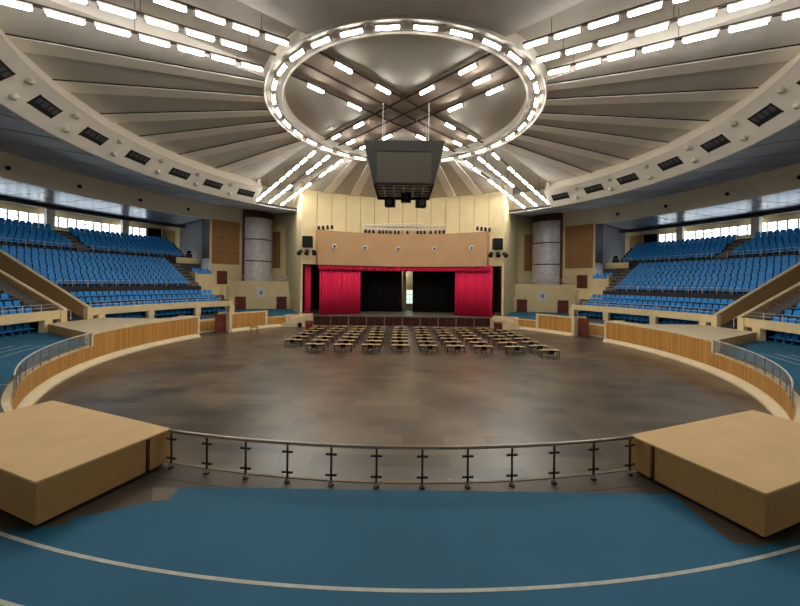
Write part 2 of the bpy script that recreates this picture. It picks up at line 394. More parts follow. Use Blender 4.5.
# ================================================================ FRONT RAILING
RR = 25.86
rail = tag(empty('railing', (0, -RR, BL)), 'curved steel railing with clamped glass across the front of the blue carpet', 'railing')
def rl(p): return (p[0], p[1]+RR, p[2]-BL)
ang = [270-14.24+27.82*i/11 for i in range(12)]
post = MB().cyl((0,0,0), (0,0,.03), .075, n=10).cyl((0,0,.03), (0,0,.98), .028, n=8).mesh('post', 'steel_dark', True)
clampm = MB().cyl((-.14,0,0), (.14,0,0), .03, n=6).mesh('clamp', 'steel_dark')
foot = MB().cyl((0,0,.03), (0,0,.12), .05, .032, n=10).mesh('foot', 'steel')
for i, a in enumerate(ang):
    p = rl((RR*cos(R(a)), RR*sin(R(a)), BL))
    po = link('post', post, rail, p, R(a+90)); link('foot', foot, po)
    for z in (.26, .78): link('clamp', clampm, po, (0,0,z))
hr = [rl((RR*cos(R(270-14.4+28.2*i/40)), RR*sin(R(270-14.4+28.2*i/40)), BL+1.0)) for i in range(41)]
MB().tube(hr, .044, 10).obj('handrail', 'rail_steel', rail, True)
gp = MB().rev([(RR-.006, .2), (RR-.006, .84), (RR+.006, .84), (RR+.006, .2)], -1.2, 1.2, 3).mesh('glass_pane', 'glass_clear')
for i in range(11):
    link('glass_pane', gp, rail, (0, RR, 0), R((ang[i]+ang[i+1])/2))

# glass balustrades on the low wall to both sides
for sd, nm in SIDES:
    a0, a1 = -16.2, -47.8
    base = P3(sd, -32, RR+.3, BL)
    g = tag(empty('glass_balustrade', base), f'curved glass balustrade with pale handrail on the {nm}-side low timber wall', 'balustrade', 'glass balustrades')
    L_ = lambda p: (p[0]-base[0], p[1]-base[1], p[2]-base[2])
    r_ = WR-.08
    pts = [L_(P3(sd, a0+(a1-a0)*i/30, r_, BL+.84)) for i in range(31)]
    e = P3(sd, a1-.7, r_, BL+.6); e2 = P3(sd, a1-.7, r_, BL-.15)
    MB().tube([L_(P3(sd, a0+.6, r_, BL+.84))]+pts+[L_(e), L_(e2)], .04, 8).obj('handrail', 'rail_white', g, True)
    np_ = 10
    for i in range(np_+1):
        p = L_(P3(sd, a0+(a1-a0)*i/np_, r_, 0)); MB().box(p[0]-.018, p[0]+.018, p[1]-.018, p[1]+.018, -.16, .84).obj('post', 'steel', g)
    for i in range(np_):
        t = rng(sd, a0+(a1-a0)*(i+.06)/np_, a0+(a1-a0)*(i+.94)/np_)
        pm = MB().rev([(r_-.008, BL-.08), (r_-.008, BL+.76), (r_+.008, BL+.76), (r_+.008, BL-.08)], *t, 3)
        pm.v = [L_(v) for v in pm.v]; pm.obj('glass_pane', 'glass_hazy', g)

# ================================================================ TAN PLATFORM BOXES
for sd, nm in SIDES:
    A, B, C = (atz(170,428.5,2.77), atz(52.5,400.5,2.77), atz(40,483,2.77)) if sd < 0 else (atz(631,435,2.77), atz(753,410,2.77), atz(761,494,2.77))
    A, B, C = Vector(A), Vector(B), Vector(C); e1 = (B-A); e2 = (C-A); l1, l2 = e1.length, e2.length
    ex = e1.normalized(); ey = Vector((-ex.y, ex.x)) if Vector((-ex.y, ex.x)).dot(e2) > 0 else Vector((ex.y, -ex.x))
    ctr = A+ex*l1/2+ey*l2/2
    b = tag(empty('platform_box', (ctr.x, ctr.y, BL)), f'big low tan platform box with flat top at the {nm}-side end of the railing', 'box', 'tan platform boxes')
    def q4(x0, x1, y0, y1): return [tuple((A+ex*x+ey*y-ctr)) for x, y in ((x0,y0),(x1,y0),(x1,y1),(x0,y1))]
    gy = .52
    MB().prism(q4(.0, l1, gy+.1, l2), .10, .95).obj('body', 'box_side', b, bevel=.012)
    MB().prism(q4(.0, l1, 0, gy), .10, .95).obj('end_block', 'box_side', b, bevel=.012)
    MB().prism(q4(.12, l1-.1, gy-.05, gy+.15), .05, .94).obj('groove', 'plinth', b)
    MB().prism(q4(-.02, l1+.02, -.02, l2+.02), .95, 1.0).obj('top_board', 'box_tan', b, bevel=.01)
    MB().prism(q4(.12, l1-.1, .1, l2-.1), .006, .10).obj('plinth', 'plinth', b)

# ================================================================ SIDE WALKWAY SLAB BEHIND THE HIGH WALL
for sd, nm in SIDES:
    pts = [P2(sd, a, WR+.2) for a in [-15.4+31.8*i/16 for i in range(17)]]
    pts += [P2(sd, a, 27.4) for a in (16.4, 14, 12, 10, 9)]+[P2(sd, 7.4-a, 34.1) for a in (0,2,4,6,8)] + [P2(sd, -2.7, 34.0)]
    wk = MB().prism(pts, BL+.02, TOPW).obj('floor_walkway_'+nm, 'parapet_brown'); struct(wk, 'tan raised walkway behind the arena wall')
    MB().prism(pts, TOPW, TOPW+.012).obj('walkway_top', 'cream_trim', wk)

# ================================================================ STANDS
T1 = [(35.3+1.1*i, 3.2+.66*i) for i in range(3)]
# the terraces start above the openings of the balcony front
T2 = [(40.2+1.05*i, 6.05+.55*i) for i in range(8)]
T3 = [(50.3+1.0*i, 11.15+.53*i) for i in range(7)]
def stepped(rows, tread, r_end, z_low):
    pr = []
    for r_, z in rows: pr += [(r_-.5, z), (r_-.5+tread, z)]
    prof = [(rows[0][0]-.5, z_low)]
    for i, (r_, z) in enumerate(rows):
        prof += [(r_-.5, z), ((rows[i+1][0]-.5) if i+1 < len(rows) else r_end, z)]
    prof.append((r_end, z_low)); return prof
SEATS = []      # (side, tier, block, row, k, az, r, z)
AISLE3 = [(18.2, 20.2)]
for sd, nm in SIDES:
    st = MB()
    blocks1 = [(-16, .3), (4.6, 37.4)]
    for a0, a1 in blocks1:
        st.rev(stepped(T1, 1.1, 38.6, 2.97), *rng(sd, a0, a1))
    for a0, a1 in [(-16, .3), (4.6, 33.6)]:
        st.rev([(38.2, 3.5), (38.2, 4.55), (39.72, 4.55), (39.72, 3.5)], *rng(sd, a0, a1))
        st.rev(stepped(T2, 1.05, 48.2, 4.2), *rng(sd, a0, a1))
    st.rev([(48.0, 8.0), (48.0, 10.0), (49.85, 10.0), (49.85, 8.0)], *rng(sd, -16, 38.5))
    st.rev(stepped(T3, 1.0, 58.4, 9.0), *rng(sd, -16, 36.4))
    # stair in the gap
    steps = [(34.6+.42*i, TOPW+.2*i+.1) for i in range(34)]
    prof = [(34.4, 1.8)]
    for i, (r_, z) in enumerate(steps): prof += [(r_-.2, z), (r_+.22, z)]
    prof.append((steps[-1][0]+.22, 1.8)); st.rev(prof, *rng(sd, .3, 4.6), 3)
    so = struct(st.obj('floor_stand_'+nm, 'deck_dark'), 'dark stepped concrete terraces of the grandstand')
    # aisle stairs: paler steps beside the parapets, across the upper tier, at the far end
    def aisle(a0, a1, rows, run):
        am = MB()
        for i, (r_, z) in enumerate(rows):
            rise = (rows[i+1][1]-z) if i+1 < len(rows) else 0
            for h in (0, 1):
                am.rev([(r_-.5+h*run/2, z-.1), (r_-.5+h*run/2, z+.02+h*rise/2), (r_-.5+(h+1)*run/2, z+.02+h*rise/2), (r_-.5+(h+1)*run/2, z-.1)], *rng(sd, a0, a1), 1)
        am.obj('aisle_steps', 'concrete', so)
    for a0, a1, dz in ((4.75, 6.2, .55), (-2.4, .15, .4)):
        am = MB(); prof = [(34.45, 2.6)]
        for i in range(28):
            r_ = 34.5+.47*i; z = 3.78+.568*(r_-34.1)-dz; prof += [(r_, z), (r_+.47, z)]
        prof.append((34.5+.47*28, 2.6)); am.rev(prof, *rng(sd, a0, a1), 2).obj('aisle_steps', 'stair_dark', so)
    aisle(18.3, 20.1, T3, 1.0); aisle(31.6, 33.4, T2, 1.05); aisle(34.9, 36.2, T1, 1.1)
    # seats
    def rowseats(tier, block, row, r_, z, a0, a1, gap=None, pitch=.70):
        k = 0; n_ = int(R(a1-a0)*r_/pitch)
        for i in range(n_):
            az = a0+(a1-a0)*(i+.5)/n_
            if gap and gap[0] < az < gap[1]: continue
            k += 1; SEATS.append((sd, tier, block, row, k, az, r_, z))
    for j, (r_, z) in enumerate(T1):
        rowseats('lower', 'main', j+1, r_, z, 6.5, 34.7+.5*0); rowseats('lower', 'near', j+1, r_, z, -13, -2.4)
    for j, (r_, z) in enumerate(T2):
        rowseats('middle', 'main', j+1, r_, z, 6.4, 31.3); rowseats('middle', 'near', j+1, r_, z, -9, -2.6)
    for j, (r_, z) in enumerate(T3):
        rowseats('upper', 'main', j+1, r_, z, 9, 35.6, (18.1, 20.3))
    for j in range(2):
        rowseats('box', 'main', j+1, 42.6+1.0*j, 7.75+.4*j, 34.1, 37.9)
    for j in range(3):
        for a0, a1 in ((-13, -3.2), (7.6, 16.6), (17.6, 27.6), (28.6, 36.4)):
            rowseats('under', 'main', j+1, 35.0+.95*j, BL+.02+.22*j, a0, a1)
    # dark under-space back wall and ceiling come with the decks
    ub = MB().rev([(38.4, BL-.2), (38.4, 4), (38.7, 4), (38.7, BL-.2)], *rng(sd, -16, 38)).obj('wall_under_'+nm, 'deck_dark'); struct(ub)
    # balcony front: cream band with piers
    bf = MB()
    for a0, a1 in ((-20, .3), (4.6, 37.2)):
        bf.rev([(34.1, 2.93), (34.1, 3.78), (34.4, 3.78), (34.4, 2.93)], *rng(sd, a0, a1))
    bo = struct(bf.obj('wall_balcony_'+nm, 'cream'), 'cream balcony front on square piers')
    for az in (-13, -2.6, 6.9, 17.1, 28.1, 36.9):
        MB().obox(P2(sd, az, 34.25), R(TH(sd, az)), .55, .78, BL, 3.0).obj('pier', 'cream', bo)
    for az in (.05, 4.75):
        MB().obox(P2(sd, az, 34.25), R(TH(sd, az)), .5, .62, 2.0, 3.8).obj('pier', 'cream', bo)
    for az, s2 in ((-1.3, 1), (5.85, 1)):          # small dark hatch beside each stair
        MB().rev([(34.2, 2.0), (34.2, 2.2), (34.5, 2.2), (34.5, 2.0)], *rng(sd, az-1.3, az+1.3), 2).obj('hatch_sill', 'cream', bo)
    # sloping stair parapets
    pp = MB(); caps = []
    for az in (.3, 4.6):
        prof = [(34.1, 2.0), (34.1, 3.78), (47.6, 11.45), (47.6, 8.6)]
        rad = Vector(P2(sd, az, 1)); tan = Vector((-rad.y, rad.x))
        pts = [(rad.x*r_-tan.x*.12, rad.y*r_-tan.y*.12, z) for r_, z in prof]
        pw_ = MB().quadprism(pts, (tan.x*.24, tan.y*.24, 0)).obj('wall_parapet_'+nm, 'parapet_brown'); struct(pw_, 'tan sloping stair parapet')
        prof = [(33.98, 3.70), (33.98, 3.86), (47.65, 11.62), (47.65, 11.46)]
        pts = [(rad.x*r_-tan.x*.19, rad.y*r_-tan.y*.19, z) for r_, z in prof]
        MB().quadprism(pts, (tan.x*.38, tan.y*.38, 0)).obj('parapet_cap', 'cream_trim', pw_)
    # small stair handrails in the gap
    for az in (1.6, 2.45):
        h = tag(empty('stair_handrail', P3(sd, az, 34.8, TOPW)), f'thin handrail at the foot of the {nm}-side tan stair, {"nearer the blue track" if az<2 else "nearer the stage"}', 'handrail', 'stair handrails')
        a, b_ = Vector(P3(sd, az, 34.8, 0)), Vector(P3(sd, az, 38.6, 0)); d = b_-a
        MB().tube([(0,0,1.0), (d.x, d.y, 1.0+1.85)], .04).obj('bar', 'rail_white', h)
        for k in range(4):
            p = d*(k/3); MB().box(p.x-.03, p.x+.03, p.y-.03, p.y+.03, .0 if k == 0 else 1.85*k/3-.1, 1.0+1.85*k/3).obj('post', 'rail_white', h)
    # stand railings in front of every tier
    def tier_rail(name_words, r_, z, a0, a1, ht, step):
        mid = P3(sd, (a0+a1)/2, r_, z)
        t_ = tag(empty('stand_railing', mid), f'thin pale railing {name_words} of the {nm}-side stand', 'railing', 'stand railings')
        n_ = max(2, int(R(a1-a0)*r_/step)); L2 = lambda p: (p[0]-mid[0], p[1]-mid[1], p[2]-mid[2])
        for h in (ht, ht*.5): MB().tube([L2(P3(sd, a0+(a1-a0)*i/n_, r_, z+h)) for i in range(n_+1)], .022, 5).obj('bar', 'rail_white', t_)
        pm = MB().box(-.025, .025, -.025, .025, 0, ht).mesh('post', 'rail_white')
        for i in range(n_+1): link('post', pm, t_, L2(P3(sd, a0+(a1-a0)*i/n_, r_, z)))
    tier_rail('along the balcony edge', 34.3, 3.78, 5.2, 36.8, .62, 1.6)
    tier_rail('on the balcony edge near the blue track', 34.3, 3.78, -12, -.3, .62, 1.6)
    tier_rail('before the middle seats', 39.6, 6.0, 6.6, 33.2, .75, 1.6)
    tier_rail('before the upper seats', 49.7, 11.1, 7, 38, .8, 1.8)
    # far end: parapets, boxes, end walls
    pe = MB()
    pe.rev([(41.6, 4.5), (41.6, 8.05), (41.8, 8.05), (41.8, 4.5)], *rng(sd, 33.8, 38.2), 3)
    pe.rev([(41.7, 4.5), (41.7, 7.72), (44.0, 7.72), (44.0, 4.5)], *rng(sd, 33.8, 38.2), 3)
    pe.rev([(48.6, 8.0), (48.6, 11.1), (48.8, 11.1), (48.8, 8.0)], *rng(sd, 33.6, 38.3), 3)
    a, b_ = P2(sd, 33.7, 41.6), P2(sd, 33.7, 48.7); pe.seg(a, b_, .2, 6.2, 8.4)
    struct(pe.obj('wall_boxes_'+nm, 'cream'), 'cream parapets of the small side boxes')
    ew = MB(); a, b_ = P2(sd, 38.4, 44.2), P2(sd, 38.4, 60); ew.seg(a, b_, .3, BL, 18.1)
    ew = struct(ew.obj('wall_end_'+nm, 'grey_wall'), 'grey end wall of the grandstand')
    a, b_ = P2(sd, 38.1, 44.1), P2(sd, 38.1, 47.2); MB().seg(a, b_, .16, 11.0, 18.2).obj('acoustic_panel', 'purple_brown', ew)
    sw = MB().rev([(44.05, BL), (44.05, 18.0), (44.4, 18.0), (44.4, BL)], *rng(sd, 38.2, 48), 6).obj('wall_side_'+nm, 'cream'); struct(sw, 'cream wall beside the grey column')
    MB().rev([(43.9, 5), (43.9, 18.2), (44.05, 18.2), (44.05, 5)], *rng(sd, 38.05, 38.35), 1).obj('corner_bead', 'cream_trim', sw)
    for k in range(6):
        a0 = 38.6+1.05*k
        for z0, z1 in ((10.05, 12.7), (12.75, 15.4), (15.45, 18.05)):
            MB().rev([(43.88, z0), (43.88, z1), (44.05, z1), (44.05, z0)], *rng(sd, a0, a0+1.03), 1).obj('acoustic_panel', 'wood_panel_brown', sw)
    # landing with door
    ld = MB().rev([(42.0, 4.0), (42.0, 6.3), (44.0, 6.3), (44.0, 4.0)], *rng(sd, 38.3, 43.0), 3).obj('floor_landing_'+nm, 'cream'); struct(ld)
    dr = struct(empty('door_'+('3' if sd < 0 else '4')), 'brown door on the landing beside the grandstand')
    c = P2(sd, 40.9, 43.9); MB().obox(c, R(TH(sd, 40.9)), .12, 1.75, 6.3, 8.75).obj('door_leaf', 'maroon', dr); c = P2(sd, 41.6, 43.8)
    MB().obox(c, R(TH(sd, 41.6)), .1, .08, 7.2, 7.5).obj('door_handle', 'steel', dr)
    # dark loudspeaker on the far landing
    c = P2(sd, 36.9, 50.4)
    sp_ = tag(empty('floor_loudspeaker', (*c, 10.0), R(TH(sd, 37)+90)), f'tall black loudspeaker standing by the {nm}-side grey end wall', 'loudspeaker', 'loudspeakers by the end walls')
    MB().box(-.45, .45, -.4, .4, 0, 1.9).obj('cabinet', 'black', sp_, bevel=.04); MB().box(-.3, .3, -.25, .25, 1.9, 2.5).obj('horn_box', 'black', sp_, bevel=.04)
    MB().cyl((0,-.38,1.2), (0,-.43,1.2), .3, n=14).obj('cone', 'beam_dark', sp_)

nb = MB(); nb.rev(stepped(T1[1:], 1.1, 38.6, 2.62), 180+16, 360-16); nb.rev([(38.2, 3.5), (38.2, 4.55), (39.72, 4.55), (39.72, 3.5)], 180+16, 360-16)  # unseen terraces behind the camera, put in to darken the fill light
nb.rev(stepped(T2, 1.05, 48.2, 4.2), 180+16, 360-16); nb.rev([(48.0, 8.0), (48.0, 10.0), (49.85, 10.0), (49.85, 8.0)], 180+16, 360-16); nb.rev(stepped(T3, 1.0, 58.4, 9.0), 180+16, 360-16)
struct(nb.obj('floor_stand_front', 'deck_dark'), 'unseen dark stepped terraces on the camera side of the hall')
# seats: one shell, copied
sm = MB()
prof = [(-.27,.39),(-.25,.45),(.08,.42),(.19,.47),(.30,.93),(.35,.92),(.26,.42),(.12,.36),(-.25,.37)]
wdt = .305
k = len(prof); vs = [(-wdt*(.86 if z > .9 else 1), y, z) for y, z in prof]+[(wdt*(.86 if z > .9 else 1), y, z) for y, z in prof]
sm.add(vs, [tuple(range(k)), tuple(range(k, 2*k))[::-1]]+[(i, (i+1) % k, k+(i+1) % k, k+i) for i in range(k)])
sm.box(-.05, .05, .0, .12, 0, .40)
seat_me = sm.mesh('stadium_seat', 'seat_blue')
def dist(s): p = P3(s[0], s[5], s[6], s[7]); return (Vector(p)-Vector((CAMX, CAMY, CAMZ))).length
def in_view(s):
    p = P3(s[0], s[5], s[6], s[7]+.6); d = p[1]-CAMY
    return d > 3 and abs(FPX*(p[0]-CAMX)/d) < 405
SEATS = [s for s in SEATS if s[1] == 'under' or in_view(s)]
main = sorted([s for s in SEATS if s[1] in ('lower', 'middle')], key=dist)
picked, rest = main[:300], main[300:]+[s for s in SEATS if s[1] not in ('lower', 'middle')]
WHERE = {('lower', 'main'): 'lower block of the {}-side stand', ('lower', 'near'): 'lower block before the {}-side tan stair',
         ('middle', 'main'): 'middle block of the {}-side stand', ('middle', 'near'): 'middle block before the {}-side tan stair'}
for s in picked:
    sd, tier, blk, row, kk, az, r_, z = s
    o = link('stadium_seat', seat_me, None, P3(sd, az, r_, z), R(TH(sd, az)-90))
    nmx = 'left' if sd < 0 else 'right'
    tag(o, f'blue seat, {nth(kk)} along row {nth(row)}, '+WHERE[(tier, blk)].format(nmx), 'seat', f'blue seats, {tier} tier')
rm = MB(); base_v = [Vector(v.co) for v in seat_me.vertices]; base_f = [tuple(p.vertices) for p in seat_me.polygons]
for s in rest:
    sd, tier, blk, row, kk, az, r_, z = s
    M4 = Matrix.Translation(P3(sd, az, r_, z)) @ Matrix.Rotation(R(TH(sd, az)-90), 4, 'Z')
    rm.add([M4 @ v for v in base_v], base_f)
ro = rm.obj('stadium_seating', 'seat_blue'); ro['kind'] = 'stuff'
tag(ro, 'remaining blue seats of the upper tiers and under the balconies', 'seating')

# ================================================================ OUTER WALL, WINDOWS, STAND CEILING
ZS, ZW = 15.2, 16.85
PIL = [-2.0, 8.3, 18.5, 28.7]
wn = 0
ow = MB()
for sd, nm in SIDES:
    ow.rev([(58.5, 8), (58.5, ZS), (59.0, ZS), (59.0, 8)], *rng(sd, -30, 41))
    ow.rev([(58.5, ZW), (58.5, 18.3), (59.0, 18.3), (59.0, ZW)], *rng(sd, -30, 41))
    ow.rev([(58.5, ZS-.01), (58.5, ZW+.01), (59.0, ZW+.01), (59.0, ZS-.01)], *rng(sd, 32.6, 41))
    ow.rev([(58.5, ZS-.01), (58.5, ZW+.01), (59.0, ZW+.01), (59.0, ZS-.01)], *rng(sd, -30, -12))
ow.rev([(59.0, -.3), (59.0, 27), (59.5, 27), (59.5, -.3)], 40, 140)
ow.rev([(59.0, -.3), (59.0, 27), (59.5, 27), (59.5, -.3)], 180+25, 360-25)
struct(ow.obj('wall_outer', 'cream'), 'cream outer wall of the hall')
for sd, nm in SIDES:
    spans = [(-12, -2.6), (-1.4, 7.7), (8.9, 17.9), (19.1, 28.1), (29.3, 32.6)]
    for a0, a1 in spans:
        wn += 1
        wo = struct(empty(f'window_{wn}'), 'strip of clerestory windows above the upper seats')
        fr = MB()
        for z0, z1 in ((ZS, ZS+.09), (ZW-.09, ZW), (ZS+.92, ZS+1.02)): fr.rev([(58.55, z0), (58.55, z1), (58.75, z1), (58.75, z0)], *rng(sd, a0, a1))
        npn = max(2, int(round((a1-a0)/1.15)))
        for i in range(npn+1):
            az = a0+(a1-a0)*i/npn; fr.obox(P2(sd, az, 58.65), R(TH(sd, az)), .22, .17, ZS, ZW)
        fr.obj('window_frame', 'rail_white', wo)
        for i in range(npn):
            MB().rev([(58.64, ZS+.05), (58.64, ZW-.05), (58.66, ZW-.05), (58.66, ZS+.05)], *rng(sd, a0+(a1-a0)*(i+.05)/npn, a0+(a1-a0)*(i+.95)/npn), 1).obj('pane', 'glass_window', wo)
    for i, az in enumerate(PIL):
        p = MB().obox(P2(sd, az, 57.3), R(TH(sd, az)), .9, 1.0, 10, 18.0).obj('pillar_'+nm, 'band_beige'); struct(p, 'square pillar behind the upper seats')
    for az0, az1, mt, nme in ((32.7, 34.9, 'black', 'curtain'), (35.3, 37.4, 'yellow_wood', 'panel')):
        if nme == 'curtain':
            cm = MB(); N = 22
            vs = []
            for i in range(N+1):
                az = az0+(az1-az0)*i/N; r_ = 58.25+.07*sin(i*1.9); vs += [P3(sd, az, r_, 14.2), P3(sd, az, r_, 17.0)]
            vs2 = [(x*1.0015, y*1.0015, z) for x, y, z in vs]
            o_ = len(vs); fs = []
            for i in range(N): fs += [(2*i, 2*i+2, 2*i+3, 2*i+1), (o_+2*i, o_+2*i+1, o_+2*i+3, o_+2*i+2), (2*i+1, 2*i+3, o_+2*i+3, o_+2*i+1), (2*i, o_+2*i, o_+2*i+2, 2*i+2)]
            c_ = cm.add(vs+vs2, fs).obj('window_curtain', 'drape_black'); tag(c_, f'dark curtain hanging at the end of the {nm}-side window strip', 'curtain', 'dark curtains by the windows')
        else:
            p = MB().rev([(58.35, 14.0), (58.35, 17.0), (58.52, 17.0), (58.52, 14.0)], *rng(sd, az0, az1), 2).obj('wall_panel_'+nm, 'yellow_wood'); struct(p, 'yellow timber panel on the back wall')
    # ceiling of the stand with radial joints
    cs = struct(MB().rev([(44.3, 18.15), (44.3, 18.4), (59.2, 18.4), (59.2, 18.15)], *rng(sd, -30, 41)).obj('ceiling_stand_'+nm, 'beam_dark'), 'blue-grey panelled ceiling over the stand')
    for i in range(14):
        a0 = -28+5.0*i
        for r0, r1 in ((44.5, 50.9), (51.05, 55.6)):
            if a0+4.9 > 39: continue
            MB().rev([(r0, 18.02), (r0, 18.2), (r1, 18.2), (r1, 18.02)], *rng(sd, a0+.08, a0+4.92), 3).obj('soffit_panel', 'stand_ceiling', cs)
    MB().rev([(56.3, 17.9), (56.3, 18.2), (58.5, 18.2), (58.5, 17.9)], *rng(sd, -28, 39)).obj('light_shelf', 'rail_white', cs)
    bm_ = struct(MB().rev([(55.6, 17.45), (55.6, 18.2), (56.2, 18.2), (56.2, 17.45)], *rng(sd, -28, 38.3)).obj('beam_'+nm, 'beam_dark'), 'dark ring beam under the stand ceiling')
    for i, az in enumerate((11.5, 14.2, 20.5, 23.8, 26.9, 31.0)):
        p = P3(sd, az, 57.2, 17.9)
        dl = tag(empty('downlight', p), f'small round downlight over the {nm}-side windows, {nth(i+1)} counted toward the stage', 'downlight', 'downlights over the windows')
        MB().rev([(.2, -.06), (.2, .02), (.3, .02), (.3, -.06)], 0, 360, 12).obj('rim', 'rail_white', dl); MB().cyl((0,0,-.03), (0,0,.0), .2, n=12).obj('lens', 'down_glow', dl)

# ================================================================ CEILING: FASCIA, SOFFIT, BAND
for sd, nm in SIDES:
    fa = MB().rev([(29.94, 18.96), (27.7, 21.05), (28.3, 22.14), (28.3, 22.5), (29.0, 22.5), (30.2, 19.6), (30.2, 18.96)], *rng(sd, -36, 39.5), 90)
    fa = struct(fa.obj('trim_'+('6' if sd < 0 else '7'), 'white_paint'), 'white sloping fascia under the dome')
    MB().rev([(27.68, 21.04), (28.26, 22.12), (28.26, 22.5), (28.34, 22.5), (28.34, 22.12), (27.74, 21.04)], *rng(sd, -36, 39.5), 90).obj('fascia_lip', 'lip_paint', fa)
    sf = struct(MB().rev([(30.0, 19.12), (30.0, 19.5), (44.2, 21.2), (44.2, 20.85)], *rng(sd, -45, 57)).obj('ceiling_soffit_'+nm, 'gap_dark'), 'grey soffit panels between fascia and outer band')
    a = -44.0
    while a < 52:
        MB().rev([(30.02, 18.99), (30.02, 19.2), (44.1, 21.0), (44.1, 20.77)], *rng(sd, a+.2, a+6.82), 4).obj('soffit_panel', 'soffit', sf); a += 7.02
    ob = struct(MB().rev([(44.0, 17.98), (44.0, 20.85), (44.5, 20.85), (44.5, 17.98)], *rng(sd, -45, 48.5)).obj('trim_'+('8' if sd < 0 else '9'), 'band_beige'), 'beige band above the front of the stand')
    for i, az in enumerate((-5.2, 4.5, 14.0, 24.0, 33.3)):
        p = P3(sd, az, 43.98, 19.1); rad = Vector((-p[0], -p[1], 0)).normalized()
        l = tag(empty('camera_dome', p, R(TH(sd, az)+180)), f'small dark dome on the {nm}-side beige band, {nth(5-i)} from the grey column', 'dome', 'dark domes on the beige bands')
        MB().cyl((0,0,0), (.1,0,0), .3, n=12).obj('base', 'dome_lamp', l); MB().dome((.1,0,0), .24, (1,0,-.6), .9).obj('lens', 'black', l, True)
    # louvres and dome lamps on the fascia (face slopes from r 27.0 z 20.75 to r 29.94 z 18.96)
    sl = atan2(21.05-18.96, 29.94-27.7)
    fz = lambda r_: 18.96+(29.94-r_)*math.tan(sl)
    GR = [35.4, 25.4, 15.9, 4.9, -5.7, -16.5, -27.0]
    for i, az in enumerate(GR):
        l = tag(empty('louvre', P3(sd, az, 28.75, fz(28.75)), R(TH(sd, az))), f'black louvre panel on the {nm}-side white fascia, {nth(i+1)} from the grey column', 'louvre', 'black louvres on the fascia')
        l.rotation_euler = (0, sl, R(TH(sd, az)))
        MB().box(-.52, .52, -1.22, 1.22, -.02, .05).obj('back_panel', 'louvre_black', l)
        for k in range(4): MB().box(-.35, .12, -1.1+.57*k, -.68+.57*k, -.07, -.02).obj('slat', 'louvre_grey', l)
        for e in (-1, 1): MB().box(-.55, .55, e*1.2-.05, e*1.2+.05, -.06, .02).obj('frame', 'louvre_black', l)
    for i in range(len(GR)-1):
        am = (GR[i]+GR[i+1])/2
        for r_, da, wh in ((28.15, .55, 'upper'), (29.25, -.55, 'lower')):
            az = am+da*(-1)
            l = tag(empty('dome_lamp', P3(sd, az, r_, fz(r_))), f'{wh} cream dome lamp on the {nm}-side fascia, {nth(i+1)} pair from the grey column', 'lamp', 'dome lamps on the fascia')
            l.rotation_euler = (0, sl, R(TH(sd, az)))
            MB().cyl((0,0,.02), (0,0,-.1), .29, n=14).obj('base', 'dome_lamp', l); MB().dome((0,0,-.1), .25, (0,0,-1), .8, 14).obj('shade', 'dome_lamp', l, True)
            MB().dome((0.1,0,-.19), .12, (-.4,0,-1), .8, 10).obj('lens', 'maroon_dark', l, True)

